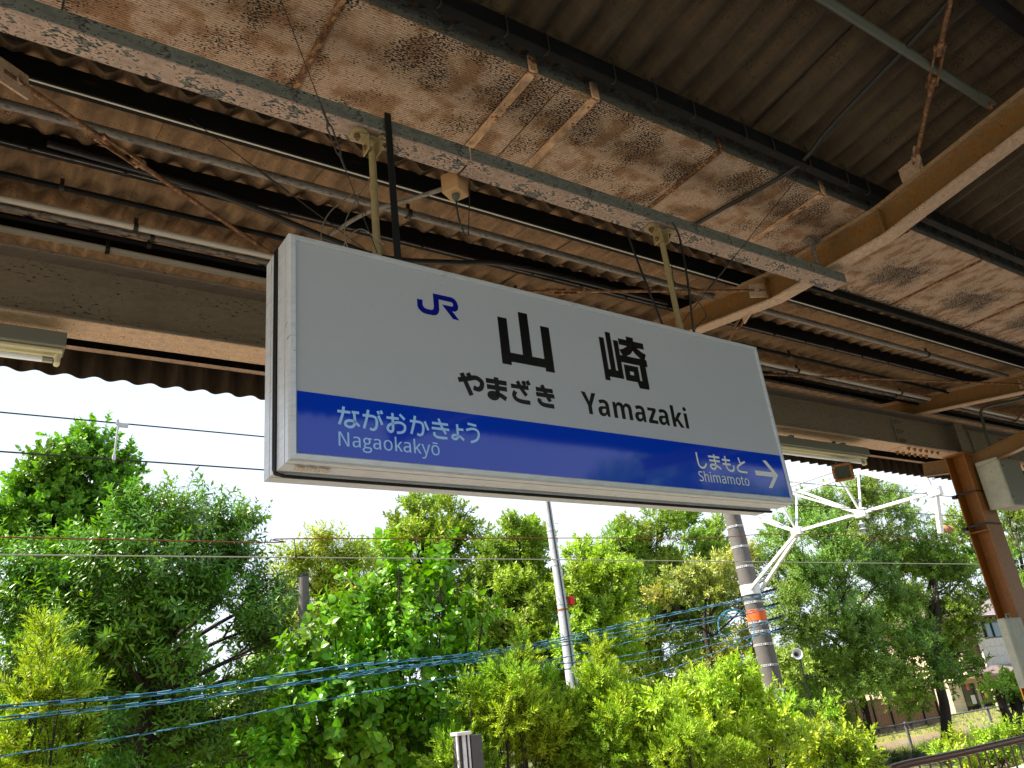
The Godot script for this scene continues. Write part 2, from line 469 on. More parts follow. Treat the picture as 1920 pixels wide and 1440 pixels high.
func build_sign() -> void:
	var sign_ := thing("station_sign", "large white and blue lit-box station name sign in an aluminium frame hanging from the canopy", "sign")
	sign_.transform = Transform3D(Basis(Vector3.UP, 0.00739) * Basis(Vector3.RIGHT, -0.00607) * Basis(Vector3.BACK, -0.00537), Vector3(2.11776, 2.8484, -2.4))
	# frame: front moulding and the grooved extrusions of the sides
	var st := new_st()
	frame_ring(st, SW, SH, [Vector2(0.008, -0.040), Vector2(0, -0.040), Vector2(0, -0.010), Vector2(0.005, 0.0), Vector2(0.0215, 0.003), Vector2(0.0262, -0.002), Vector2(0.0265, -0.010)])
	mi("front_frame", st, M.alu, sign_)
	for z in [[-0.046, -0.118], [-0.156, -0.190], [-0.196, -0.250]]:
		st = new_st()
		frame_ring(st, SW, SH, [Vector2(0.010, z[1]), Vector2(0, z[1]), Vector2(0, z[0]), Vector2(0.010, z[0])])
		mi("side_extrusion", st, M.alu, sign_)
	st = new_st()
	box(st, Vector3(0, 0, -0.129), Vector3(SW - 0.016, SH - 0.016, 0.226))
	mi("core", st, M.alu, sign_)
	st = new_st()
	for sx in [-1, 1]: box(st, Vector3(sx * (SW * 0.5 - 0.0075), 0, -0.137), Vector3(0.003, SH - 0.02, 0.037))
	mi("side_gap", st, M.gap, sign_)
	st = new_st()
	box(st, Vector3(0, 0, -0.2475), Vector3(SW - 0.022, SH - 0.022, 0.003))
	mi("back_panel", st, M.sign_white, sign_)
	st = new_st()
	box(st, Vector3(0, 0.0015, -0.010), Vector3(SW - 0.052, SH - 0.052, 0.008))
	var face := mi("face_panel", st, M.sign_white, sign_)
	st = new_st()
	box(st, Vector3(0, -0.2944, -0.0055), Vector3(SW - 0.056, 0.2182, 0.0016))
	var band := mi("blue_band", st, M.sign_blue, sign_)
	var zf := -0.0054
	var zb := -0.0042
	# the railway emblem: one outline that runs through both letters
	st = new_st()
	flat_poly(st, spline([Vector2(-0.7736, 0.2714), Vector2(-0.7736, 0.2714)], 1) + [Vector2(-0.7492, 0.272), Vector2(-0.7497, 0.2489), Vector2(-0.7436, 0.2384), Vector2(-0.7330, 0.2350), Vector2(-0.7190, 0.2344), Vector2(-0.7085, 0.2360), Vector2(-0.7030, 0.2405), Vector2(-0.7001, 0.2522), Vector2(-0.7006, 0.3121), Vector2(-0.6143, 0.3124), Vector2(-0.6020, 0.3075), Vector2(-0.5924, 0.2975), Vector2(-0.5867, 0.2790), Vector2(-0.5880, 0.2660), Vector2(-0.5944, 0.2555), Vector2(-0.6040, 0.2495), Vector2(-0.6170, 0.2484), Vector2(-0.5869, 0.213), Vector2(-0.6164, 0.2135), Vector2(-0.6627, 0.2700), Vector2(-0.6160, 0.2703), Vector2(-0.6117, 0.2740), Vector2(-0.6107, 0.2800), Vector2(-0.6125, 0.2860), Vector2(-0.6175, 0.2893), Vector2(-0.6755, 0.2895), Vector2(-0.6762, 0.2420), Vector2(-0.6795, 0.2300), Vector2(-0.6866, 0.2200), Vector2(-0.6950, 0.2145), Vector2(-0.7059, 0.2118), Vector2(-0.7353, 0.2115), Vector2(-0.7500, 0.2140), Vector2(-0.7610, 0.2205), Vector2(-0.7690, 0.2290), Vector2(-0.7735, 0.2400)], zf)
	mi("emblem", st, M.ink_blue, face)
	# the two large characters
	st = new_st()
	for r in [[-0.4001, 0.0552, -0.3537, 0.2706], [-0.2913, 0.1125, -0.2430, 0.3150], [-0.1811, 0.0550, -0.1338, 0.2699], [-0.3537, 0.0708, -0.1811, 0.1125]]: rect(st, r[0], r[1], r[2], r[3], zf)
	mi("letter", st, M.ink, face)
	st = new_st()
	for r in [[0.1495, 0.067, 0.1792, 0.2803], [0.1918, 0.124, 0.2228, 0.3141], [0.2347, 0.0868, 0.2642, 0.2801], [0.1792, 0.0868, 0.2347, 0.124], [0.2680, 0.2625, 0.4250, 0.2946], [0.3200, 0.2946, 0.3640, 0.3136], [0.2642, 0.1725, 0.4280, 0.2087], [0.2760, 0.0835, 0.3070, 0.1632], [0.3310, 0.0835, 0.3640, 0.1632], [0.3070, 0.0835, 0.3310, 0.1150], [0.3070, 0.1325, 0.3310, 0.1632], [0.3760, 0.0835, 0.4145, 0.1725]]: rect(st, r[0], r[1], r[2], r[3], zf)
	flat_poly(st, [[0.318, 0.2625], [0.356, 0.2625], [0.350, 0.245], [0.334, 0.225], [0.304, 0.2087], [0.279, 0.2087], [0.2642, 0.236], [0.292, 0.246]], zf)
	flat_poly(st, [[0.338, 0.2625], [0.378, 0.2625], [0.400, 0.249], [0.431, 0.237], [0.418, 0.2087], [0.391, 0.2087], [0.362, 0.229], [0.347, 0.246]], zf + 0.00015)
	flat_poly(st, [[0.345, 0.0835], [0.364, 0.0835], [0.364, 0.094], [0.376, 0.094], [0.376, 0.0835], [0.4145, 0.0835], [0.4140, 0.064], [0.4115, 0.0575], [0.4050, 0.0545], [0.3510, 0.0545]], zf + 0.0003)
	mi("letter", st, M.ink, face)
	# reading in kana below them
	var wb := 0.0205
	kana(face, [[[-0.617, -0.049], [-0.570, -0.037], [-0.535, -0.029], [-0.511, -0.043], [-0.514, -0.066], [-0.530, -0.077], [-0.551, -0.072]], [[-0.572, -0.014], [-0.556, -0.040]], [[-0.600, -0.018], [-0.582, -0.060], [-0.563, -0.107]]], wb, zf, M.ink)
	kana(face, [[[-0.490, -0.032], [-0.391, -0.032]], [[-0.488, -0.058], [-0.393, -0.058]], [[-0.440, -0.012], [-0.440, -0.050], [-0.440, -0.083], [-0.448, -0.100], [-0.466, -0.104], [-0.479, -0.096], [-0.472, -0.086], [-0.450, -0.084], [-0.425, -0.089], [-0.401, -0.102]]], wb, zf, M.ink)
	kana(face, [[[-0.371, -0.038], [-0.284, -0.036]], [[-0.337, -0.013], [-0.322, -0.042], [-0.299, -0.072]], [[-0.352, -0.060], [-0.361, -0.078], [-0.350, -0.095], [-0.320, -0.101], [-0.284, -0.101]], [[-0.310, -0.009], [-0.301, -0.027]], [[-0.288, -0.005], [-0.279, -0.023]]], wb * 0.92, zf, M.ink)
	kana(face, [[[-0.247, -0.034], [-0.160, -0.033]], [[-0.249, -0.057], [-0.155, -0.056]], [[-0.214, -0.012], [-0.200, -0.045], [-0.180, -0.082]], [[-0.233, -0.076], [-0.236, -0.088], [-0.222, -0.099], [-0.195, -0.102], [-0.163, -0.102]]], wb * 0.96, zf, M.ink)
	latin(face, "Yamazaki", -0.0076, 0.6289, -0.1109, -0.0098, zf, M.ink, 700)
	# the next station to the left
	var wl := 0.0098
	var ka := [[[-1.021, -0.245], [-0.985, -0.245], [-0.971, -0.251], [-0.968, -0.270], [-0.973, -0.288], [-0.983, -0.295], [-0.995, -0.292]], [[-0.999, -0.223], [-1.006, -0.256], [-1.018, -0.294]], [[-0.961, -0.240], [-0.948, -0.273]]]
	kana(band, [[[-1.113, -0.241], [-1.066, -0.241]], [[-1.090, -0.222], [-1.096, -0.255], [-1.108, -0.289]], [[-1.061, -0.239], [-1.034, -0.239]], [[-1.052, -0.242], [-1.051, -0.278], [-1.059, -0.292], [-1.073, -0.295], [-1.086, -0.287], [-1.081, -0.275], [-1.064, -0.271], [-1.048, -0.276], [-1.034, -0.289]]], wl, zb, M.ink_white)
	kana(band, ka + [[[-0.964, -0.223], [-0.958, -0.235]], [[-0.952, -0.220], [-0.946, -0.232]]], wl, zb, M.ink_white)
	kana(band, [[[-0.930, -0.243], [-0.882, -0.242]], [[-0.906, -0.223], [-0.906, -0.260], [-0.907, -0.287], [-0.916, -0.295], [-0.927, -0.286], [-0.922, -0.272], [-0.900, -0.260], [-0.876, -0.257], [-0.860, -0.266], [-0.861, -0.283], [-0.873, -0.293], [-0.892, -0.296]], [[-0.878, -0.225], [-0.859, -0.243]]], wl, zb, M.ink_white)
	kana(band, shifted(ka, 0.183), wl, zb, M.ink_white)
	kana(band, [[[-0.747, -0.242], [-0.680, -0.242]], [[-0.750, -0.262], [-0.677, -0.262]], [[-0.719, -0.222], [-0.708, -0.252], [-0.692, -0.280]], [[-0.740, -0.277], [-0.741, -0.288], [-0.727, -0.296], [-0.687, -0.296]]], wl, zb, M.ink_white)
	kana(band, [[[-0.641, -0.235], [-0.641, -0.270], [-0.643, -0.288], [-0.653, -0.295], [-0.665, -0.291], [-0.662, -0.282], [-0.646, -0.279], [-0.630, -0.285], [-0.616, -0.296]], [[-0.641, -0.255], [-0.615, -0.255]]], wl, zb, M.ink_white)
	kana(band, [[[-0.594, -0.227], [-0.556, -0.232]], [[-0.603, -0.254], [-0.574, -0.246], [-0.553, -0.252], [-0.549, -0.270], [-0.561, -0.290], [-0.587, -0.301]]], wl, zb, M.ink_white)
	latin(band, "Nagaokakyō", -1.1114, -0.7240, -0.3657, -0.3151, zb, M.ink_white, 400)
	# and to the right, with its arrow
	kana(band, [[[0.637, -0.225], [0.637, -0.260], [0.640, -0.287], [0.655, -0.298], [0.674, -0.295], [0.692, -0.276]]], wl, zb, M.arrow_white)
	kana(band, [[[0.714, -0.238], [0.790, -0.238]], [[0.716, -0.257], [0.788, -0.257]], [[0.754, -0.225], [0.754, -0.260], [0.753, -0.285], [0.744, -0.296], [0.729, -0.298], [0.717, -0.289], [0.724, -0.279], [0.742, -0.277], [0.764, -0.282], [0.785, -0.295]]], wl, zb, M.arrow_white)
	kana(band, [[[0.805, -0.246], [0.862, -0.246]], [[0.804, -0.267], [0.860, -0.267]], [[0.830, -0.226], [0.828, -0.262], [0.831, -0.287], [0.848, -0.298], [0.868, -0.296], [0.878, -0.283], [0.877, -0.269]]], wl, zb, M.arrow_white)
	kana(band, [[[0.926, -0.225], [0.929, -0.244], [0.936, -0.258]], [[0.969, -0.243], [0.932, -0.259], [0.908, -0.274], [0.906, -0.288], [0.922, -0.296], [0.972, -0.297]]], wl, zb, M.arrow_white)
	latin(band, "Shimamoto", 0.6240, 0.9671, -0.3640, -0.3162, zb, M.arrow_white, 400)
	st = new_st()
	rect(st, 1.0290, -0.3056, 1.1700, -0.2815, zb)
	flat_poly(st, [[1.1045, -0.2235], [1.1322, -0.2225], [1.2013, -0.2936], [1.1320, -0.3640], [1.1044, -0.3645], [1.1700, -0.2936]], zb + 0.00015)
	mi("arrow", st, M.arrow_white, band)
	# the cable that comes down the side and runs under the box, and a strip of crumpled tape
	st = new_st()
	var cab := [Vector3(-1.286, 0.43, -0.137), Vector3(-1.286, -0.10, -0.139), Vector3(-1.286, -0.38, -0.137), Vector3(-1.283, -0.426, -0.139), Vector3(-1.262, -0.437, -0.146), Vector3(-1.15, -0.4365, -0.156), Vector3(-0.4, -0.4365, -0.160), Vector3(0.5, -0.4365, -0.163), Vector3(1.20, -0.4365, -0.156), Vector3(1.28, -0.434, -0.152)]
	tube(st, spline(cab, 5), 0.0062, 6)
	tube(st, spline([Vector3(-1.285, 0.43, -0.124), Vector3(-1.285, 0.0, -0.126), Vector3(-1.285, -0.38, -0.125), Vector3(-1.282, -0.43, -0.132), Vector3(-1.25, -0.4355, -0.146)], 5), 0.0045, 6)
	mi("cable", st, M.cable, sign_)
	st = new_st()
	rng.seed = 5
	for i in 9:
		var x := -1.245 + 0.014 * i
		var z := -0.045 - 0.006 * (i % 3)
		var p := Vector3(x, -0.4335, z)
		tri(st, p + Vector3(0, -0.001, 0), p + Vector3(0.022, -0.005 - rng.randf() * 0.006, -0.004), p + Vector3(0.006, -0.003, -0.03 - rng.randf() * 0.01), Vector3.DOWN, Vector3(0.3, -1, 0.2), Vector3(-0.2, -1, 0.3))
	mi("tape", st, M.tape, sign_)
	# hangers: cream pipes with bolted cleats under the channel bar
	for hx in [1.245, 2.955]:
		st = new_st()
		tube(st, [Vector3(hx, 3.27, -2.52), Vector3(hx, 3.40, -2.52)], 0.020, 12)
		tube(st, [Vector3(hx, 3.40, -2.52), Vector3(hx, 3.90, -2.52)], 0.0155, 12)
		tube(st, [Vector3(hx, 3.68, -2.52), Vector3(hx, 3.71, -2.52)], 0.019, 12)
		var hg := mi("hanger", st, M.cream_pipe, sign_)
		hg.transform = sign_.transform.affine_inverse()
		st = new_st()
		for s in [-0.060, 0.060]:
			var pl := [Vector2(-0.036, -0.026), Vector2(-0.02, -0.038), Vector2(0.02, -0.038), Vector2(0.036, -0.026), Vector2(0.036, 0.026), Vector2(0.02, 0.038), Vector2(-0.02, 0.038), Vector2(-0.036, 0.026)]
			for k in 8:
				var a: Vector2 = pl[k]
				var b: Vector2 = pl[(k + 1) % 8]
				var y0 := 3.945
				var y1 := 3.957
				var cc := Vector3(hx + s, 0, -2.52)
				tri(st, cc + Vector3(0, y0, 0), cc + Vector3(a.x, y0, a.y), cc + Vector3(b.x, y0, b.y), Vector3.DOWN, Vector3.DOWN, Vector3.DOWN)
				quad(st, cc + Vector3(a.x, y0, a.y), cc + Vector3(b.x, y0, b.y), cc + Vector3(b.x, y1, b.y), cc + Vector3(a.x, y1, a.y), Vector3(a.x + b.x, 0, a.y + b.y).normalized())
		box(st, Vector3(hx - 0.026, 3.905, -2.52), Vector3(0.006, 0.08, 0.065), 0.002)
		box(st, Vector3(hx + 0.026, 3.905, -2.52), Vector3(0.006, 0.08, 0.065), 0.002)
		box(st, Vector3(hx, 3.941, -2.52), Vector3(0.12, 0.008, 0.05))
		mi("cleat", st, M.cream_pipe, hg)
		for s in [-0.066, 0.066]:
			st = new_st()
			lathe(st, Vector3(hx + s, 3.944, -2.52), Vector3.DOWN, [Vector2(0.015, 0), Vector2(0.015, 0.010), Vector2(0.007, 0.010), Vector2(0.007, 0.024), Vector2(0.0, 0.024)], 6)
			mi("bolt", st, M.rod, hg)
		st = new_st()
		lathe(st, Vector3(hx - 0.029, 3.89, -2.52), Vector3.LEFT, [Vector2(0.012, 0), Vector2(0.012, 0.010), Vector2(0, 0.010)], 6)
		mi("bolt", st, M.rod, hg)
	# steadying wires with small turnbuckles from the roof to the feet of the hangers
	for w in [[Vector3(0.60, 4.29, -2.06), Vector3(1.235, 3.36, -2.50), 0.62], [Vector3(0.62, 4.33, -3.16), Vector3(1.22, 3.38, -2.54), 0.5], [Vector3(3.72, 4.30, -2.0), Vector3(2.945, 3.37, -2.49), 0.72], [Vector3(3.75, 4.32, -3.15), Vector3(2.97, 3.40, -2.55), 0.45]]:
		var a: Vector3 = w[0]
		var b: Vector3 = w[1]
		var p: Vector3 = a.lerp(b, w[2])
		var d := (b - a).normalized()
		var s := aim(a, b).x
		st = new_st()
		tube(st, [a, p - d * 0.07], 0.0022, 4)
		tube(st, [p + d * 0.07, b], 0.0022, 4)
		for k in [-1.0, 1.0]: tube(st, [p - d * 0.07, p - d * 0.05 + s * 0.009 * k, p + d * 0.05 + s * 0.009 * k, p + d * 0.07], 0.0035, 5)
		tube(st, [p - d * 0.13, p - d * 0.05], 0.005, 5)
		tube(st, [p + d * 0.05, p + d * 0.12], 0.005, 5)
		var gw := mi("steadying_wire", st, M.wire, sign_)
		gw.transform = sign_.transform.affine_inverse()
	# supply cables from the channel bar and loose leads
	st = new_st()
	bar(st, Vector3(1.292, 4.05, -2.448), Vector3(1.300, 3.27, -2.45), 0.030, 0.012, 0.003, Vector3.BACK)
	mi("supply_cable", st, M.cable, sign_).transform = sign_.transform.affine_inverse()
	for c in [[[Vector3(1.285, 3.30, -2.47), Vector3(1.20, 3.33, -2.50), Vector3(1.14, 3.29, -2.52)], 0.012], [[Vector3(2.985, 3.97, -2.448), Vector3(3.02, 3.88, -2.45), Vector3(3.02, 3.60, -2.46), Vector3(3.02, 3.28, -2.50)], 0.006], [[Vector3(2.80, 3.98, -2.62), Vector3(2.84, 3.70, -2.60), Vector3(2.90, 3.27, -2.56)], 0.006], [[Vector3(3.10, 3.55, -2.5), Vector3(3.16, 3.46, -2.5), Vector3(3.05, 3.36, -2.5), Vector3(3.03, 3.28, -2.5)], 0.003]]:
		st = new_st()
		tube(st, spline(c[0], 6), c[1], 6)
		mi("supply_cable", st, M.cable, sign_).transform = sign_.transform.affine_inverse()
	st = new_st()
	tube(st, spline([Vector3(1.16, 3.64, -2.50), Vector3(1.04, 3.50, -2.50), Vector3(1.00, 3.38, -2.50), Vector3(1.03, 3.29, -2.50)], 7), 0.0025, 5)
	tube(st, spline([Vector3(1.22, 3.72, -2.50), Vector3(1.10, 3.46, -2.50), Vector3(1.13, 3.28, -2.50)], 7), 0.0025, 5)
	tube(st, spline([Vector3(1.26, 3.40, -2.49), Vector3(1.16, 3.44, -2.48), Vector3(1.09, 3.36, -2.48), Vector3(1.08, 3.28, -2.49)], 7), 0.0025, 5)
	var lw := mi("lead_wire", st, M.steel, sign_)
	lw.transform = sign_.transform.affine_inverse()

# ---------------------------------------------------------------- the canopy
const SLOPE_FAR := 0.1495
const SLOPE_NEAR := 0.16

func rafter_top(z: float) -> float:
	if z < -2.94: return 4.26 + SLOPE_FAR * (-2.94 - z)
	if z > -2.08: return 4.26 + SLOPE_NEAR * (z + 2.08)
	return 4.26

func slab_path(st: SurfaceTool, pts: Array, x0: float, x1: float, t: float) -> void:   # pts (z, y): a plate of thickness t (downwards) along a kinked line
	for i in pts.size() - 1:
		var a: Vector2 = pts[i]
		var b: Vector2 = pts[i + 1]
		var d := (b - a).normalized()
		var n := Vector3(0, absf(d.x), -d.y * signf(d.x))
		var P := func(x: float, p: Vector2, dy: float) -> Vector3: return Vector3(x, p.y + dy, p.x)
		quad(st, P.call(x0, a, 0.0), P.call(x1, a, 0.0), P.call(x1, b, 0.0), P.call(x0, b, 0.0), n)
		quad(st, P.call(x0, a, -t), P.call(x1, a, -t), P.call(x1, b, -t), P.call(x0, b, -t), -n)
		quad(st, P.call(x0, a, 0.0), P.call(x0, b, 0.0), P.call(x0, b, -t), P.call(x0, a, -t), Vector3.LEFT)
		quad(st, P.call(x1, a, 0.0), P.call(x1, b, 0.0), P.call(x1, b, -t), P.call(x1, a, -t), Vector3.RIGHT)
	for e in [[pts[0], -1.0 if pts[0].x < pts[1].x else 1.0], [pts[-1], 1.0 if pts[0].x < pts[1].x else -1.0]]:
		var p: Vector2 = e[0]
		quad(st, Vector3(x0, p.y, p.x), Vector3(x1, p.y, p.x), Vector3(x1, p.y - t, p.x), Vector3(x0, p.y - t, p.x), Vector3(0, 0, e[1]))

func corrugated(width_pitches: int, length: float, seed_: int) -> ArrayMesh:   # lies along -z from the origin, x from 0; troughs hang at y = 0
	var st := new_st()
	var pitch := 0.175
	var n := width_pitches * 10 + 2
	var amp := 0.026
	var th := 0.007
	var P := func(i: int, z: float, dy: float) -> Vector3:
		return Vector3(pitch * i / 10.0, amp * (1.0 - cos(TAU * (i / 10.0 + 0.5))) + dy, z)
	var N := func(i: int) -> Vector3:
		return Vector3(-amp * TAU / pitch * sin(TAU * (i / 10.0 + 0.5)), 1.0, 0).normalized()
	for i in n:
		var n0: Vector3 = N.call(i)
		var n1: Vector3 = N.call(i + 1)
		for s in [0.0, th]:
			var k := -1.0 if s == 0.0 else 1.0
			tri(st, P.call(i, 0.0, s), P.call(i + 1, 0.0, s), P.call(i + 1, -length, s), n0 * k, n1 * k, n1 * k)
			tri(st, P.call(i, 0.0, s), P.call(i + 1, -length, s), P.call(i, -length, s), n0 * k, n1 * k, n0 * k)
		for z in [0.0, -length]:
			quad(st, P.call(i, z, 0.0), P.call(i + 1, z, 0.0), P.call(i + 1, z, th), P.call(i, z, th), Vector3(0, 0, 1.0 if z == 0.0 else -1.0))
	for i in [0, n]:
		quad(st, P.call(i, 0.0, 0.0), P.call(i, 0.0, th), P.call(i, -length, th), P.call(i, -length, 0.0), Vector3(-1.0 if i == 0 else 1.0, 0, 0))
	return st.commit()

func build_canopy() -> void:
	var cn := thing("platform_canopy", "old platform canopy with corrugated sheets, dark purlins and ochre steel rafters", "canopy")
	# main girder along the platform
	var st := new_st()
	ibeam(st, Vector3(-6, 4.03, -4.58), Vector3(24, 4.12, -4.58), 0.40, 0.24, 0.016, 0.012)
	var gd := mi("girder", st, M.girder, cn)
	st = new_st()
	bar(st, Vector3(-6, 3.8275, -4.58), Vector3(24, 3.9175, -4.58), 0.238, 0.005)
	mi("bottom_flange", st, M.pinkish, gd)  # paler plate under the flange: light from below put into its colour
	for gx in [8.75, 10.95]:
		st = new_st()
		box(st, Vector3(gx + (0.25 if gx < 10 else -0.25), 4.075, -4.568), Vector3(0.9, 0.33, 0.012), 0.002)
		var sp := mi("splice_plate", st, M.girder, cn)
		for kx in [-0.14, -0.07]:
			for ky in [-0.11, 0.0, 0.11]:
				st = new_st()
				lathe(st, Vector3(gx + kx + (0.0 if gx < 10 else 0.21), 4.075 + ky, -4.562), Vector3.BACK, [Vector2(0.022, 0), Vector2(0.022, 0.016), Vector2(0.012, 0.018), Vector2(0.012, 0.034), Vector2(0, 0.034)], 6)
				mi("bolt", st, M.girder, sp)
		st = new_st()
		box(st, Vector3(gx + 0.25, 3.866, -4.58), Vector3(1.0, 0.008, 0.21), 0.002)
		var bp := mi("splice_plate", st, M.pinkish, cn)
		for kx in 6:
			for kz in [-0.07, 0.07]:
				st = new_st()
				lathe(st, Vector3(gx - 0.12 + kx * 0.12, 3.862, -4.58 + kz), Vector3.DOWN, [Vector2(0.022, 0), Vector2(0.022, 0.016), Vector2(0.012, 0.018), Vector2(0.012, 0.034), Vector2(0, 0.034)], 6)
				mi("bolt", st, M.rust_post, bp)
	# rafters: kinked I-sections across the platform
	for rx in [-4.75, -0.32, 4.5, 9.0, 13.5, 18.0]:
		var top := [Vector2(-5.66, rafter_top(-5.66)), Vector2(-2.94, 4.26), Vector2(-2.08, 4.26), Vector2(4.0, rafter_top(4.0))]
		st = new_st()
		var web := []
		for p in top: web.append(p - Vector2(0, 0.013))
		slab_path(st, web, rx - 0.005, rx + 0.005, 0.184)
		for z in [-2.96, -2.06]: box(st, Vector3(rx - 0.035, rafter_top(z) - 0.105, z), Vector3(0.055, 0.18, 0.008))
		var rf := mi("rafter", st, M.ochre, cn)
		st = new_st()
		slab_path(st, top, rx - 0.06, rx + 0.06, 0.026)
		mi("top_flange", st, M.pinkish_dark, rf)
		st = new_st()
		var low := []
		for p in top: low.append(p - Vector2(0, 0.198))
		slab_path(st, low, rx - 0.06, rx + 0.06, 0.0125)
		mi("bottom_flange", st, M.pinkish, rf)
	# purlins: dark lipped channels
	for z in [-3.175, -3.79, -4.80]:
		st = new_st()
		var y := rafter_top(z)
		var hgt := 0.113 if z > -4.0 else 0.095
		if z > -3.5: y -= 0.010
		box(st, Vector3(9, y + hgt * 0.5, z + 0.025), Vector3(30, hgt, 0.005), 0.0015)
		box(st, Vector3(9, y + 0.003, z), Vector3(30, 0.005, 0.044))
		box(st, Vector3(9, y + hgt - 0.003, z), Vector3(30, 0.005, 0.044))
		box(st, Vector3(9, y + 0.014, z - 0.0205), Vector3(30, 0.016, 0.004))
		var pu := mi("purlin", st, M.black, cn)
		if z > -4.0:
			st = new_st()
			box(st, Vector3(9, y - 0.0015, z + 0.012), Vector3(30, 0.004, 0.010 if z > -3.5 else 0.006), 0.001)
			mi("lip", st, M.bright_pipe if z > -3.5 else M.conduit, pu)  # pale strip: the bright reflection along the bottom flange put into its colour
	for z in [-2.02, -0.92, 0.2, 1.3, 2.4, 3.5]:
		st = new_st()
		var y := rafter_top(z)
		box(st, Vector3(9, y + 0.045, z + 0.025), Vector3(30, 0.09, 0.005), 0.0015)
		box(st, Vector3(9, y + 0.003, z), Vector3(30, 0.005, 0.044))
		box(st, Vector3(9, y + 0.087, z), Vector3(30, 0.005, 0.044))
		mi("purlin", st, M.black, cn)
	# roof sheets, lapped course over course
	var far_len := [1.55, 1.45]
	var z0 := -3.10
	var p: float = 0.875
	for c in 2:
		var m := corrugated(5, far_len[c], c)
		for i in 29:
			var x: float = -5.6 + p * i
			var at := Vector3(x, rafter_top(z0) + 0.098 + 0.009 * (i % 2) + 0.012 * c, z0)
			mesh_at("roof_sheet", m, M.sheet, cn, Transform3D(Basis(Vector3.RIGHT, atan(SLOPE_FAR)), at))
		z0 -= far_len[c] - 0.14
	# eave: a corrugated apron hanging from a dark channel beyond the girder
	st = new_st()
	box(st, Vector3(9, 4.235, -5.53), Vector3(30, 0.11, 0.006), 0.0015)
	box(st, Vector3(9, 4.184, -5.555), Vector3(30, 0.006, 0.05))
	box(st, Vector3(9, 4.60, -5.60), Vector3(30, 0.10, 0.05), 0.002)
	var ep := mi("eave_purlin", st, M.black, cn)
	st = new_st()
	box(st, Vector3(9, 4.1795, -5.54), Vector3(30, 0.004, 0.06), 0.001)
	mi("lip", st, M.pinkish, ep)
	for rx in [-4.75, -0.32, 4.5, 9.12, 13.75, 18.4]:
		st = new_st()
		box(st, Vector3(rx, 4.42, -5.56), Vector3(0.06, 0.5, 0.006))
		mi("eave_strap", st, M.black, cn)
	var ap := corrugated(5, 0.86, 5)
	for i in 29:
		mesh_at("eave_apron", ap, M.sheet_shaded, cn, Transform3D(Basis(Vector3.RIGHT, -PI * 0.5 - 0.06), Vector3(-5.6 + p * i, 4.86, -5.62 + 0.004 * (i % 2))))
	z0 = -2.19
	for c in 3:
		var m := corrugated(5, 2.2, 7 + c)
		for i in 29:
			var x: float = -5.45 + p * i
			var z := z0 + 2.2
			var at := Vector3(x, 4.26 + SLOPE_NEAR * (z + 2.08) + 0.092 + 0.009 * (i % 2) + 0.012 * c, z)
			mesh_at("roof_sheet", m, M.sheet_shaded, cn, Transform3D(Basis(Vector3.RIGHT, -atan(SLOPE_NEAR)), at))
		z0 += 2.06
	# the flat soffit under the valley gutter: boards and cover battens
	var xs := [-5.3, -4.4, -3.5, -2.6, -1.7, -0.85, 0.06, 0.97, 1.85, 2.05, 2.22, 3.11, 4.0, 4.93, 5.87, 6.98, 7.9, 8.82, 9.75, 10.7, 11.6, 12.5, 13.45, 14.4, 15.3, 16.3, 17.2, 18.1]
	rng.seed = 77
	for i in xs.size() - 1:
		st = new_st()
		var a: float = xs[i] + 0.004
		var b: float = xs[i + 1] - 0.004
		var u := rng.randf()
		var y := 4.266
		var sc := 1.0 / 1.48
		var sooty: bool = a > 4.9
		if sooty:
			u = 0.0
			sc = 1.0 / (b - a)
		var q := [Vector3(a, y, -2.87), Vector3(b, y, -2.87), Vector3(b, y, -2.13), Vector3(a, y, -2.13)]
		tri(st, q[0], q[1], q[2], Vector3.DOWN, Vector3.DOWN, Vector3.DOWN, Vector2(u, 0), Vector2(u + (b - a) * sc, 0), Vector2(u + (b - a) * sc, 1))
		tri(st, q[0], q[2], q[3], Vector3.DOWN, Vector3.DOWN, Vector3.DOWN, Vector2(u, 0), Vector2(u + (b - a) * sc, 1), Vector2(u, 1))
		box(st, Vector3((a + b) * 0.5, y + 0.006, -2.5), Vector3(b - a, 0.010, 0.739))
		mi("soffit_board", st, M.board_sooty if sooty else M.board, cn)
	for bx in [[-1.7, 0.04], [0.97, 0.029], [1.87, 0.045], [2.235, 0.045], [3.11, 0.022], [4.0, 0.035], [4.93, 0.02], [5.87, 0.016], [6.98, 0.016], [7.9, 0.03], [8.82, 0.03]]:
		st = new_st()
		box(st, Vector3(bx[0], 4.258, -2.50), Vector3(bx[1], 0.015, 0.735), 0.003)
		box(st, Vector3(bx[0], 4.300, -2.121), Vector3(bx[1], 0.09, 0.012), 0.002)
		mi("batten", st, M.batten if bx[1] > 0.03 else M.rod, cn)
	st = new_st()
	box(st, Vector3(6.4, 4.335, -2.135), Vector3(23.4, 0.13, 0.010))
	box(st, Vector3(6.4, 4.335, -2.875), Vector3(23.4, 0.13, 0.010))
	box(st, Vector3(6.4, 4.290, -2.505), Vector3(23.4, 0.012, 0.72))  # backing added above the boards to keep sky light out of the seams
	bar(st, Vector3(6.4, 4.452, -2.85), Vector3(6.4, 4.552, -3.45), 23.4, 0.006)  # plate added over the sheet ends, with an upstand, to block sky and shade them
	box(st, Vector3(6.4, 4.425, -2.882), Vector3(23.4, 0.06, 0.006))
	mi("gutter_side_and_closers", st, M.peel_grey, cn)
	st = new_st()
	box(st, Vector3(10.4, 4.238, -2.90), Vector3(11.5, 0.055, 0.03), 0.003)
	mi("edge_angle", st, M.black, cn)
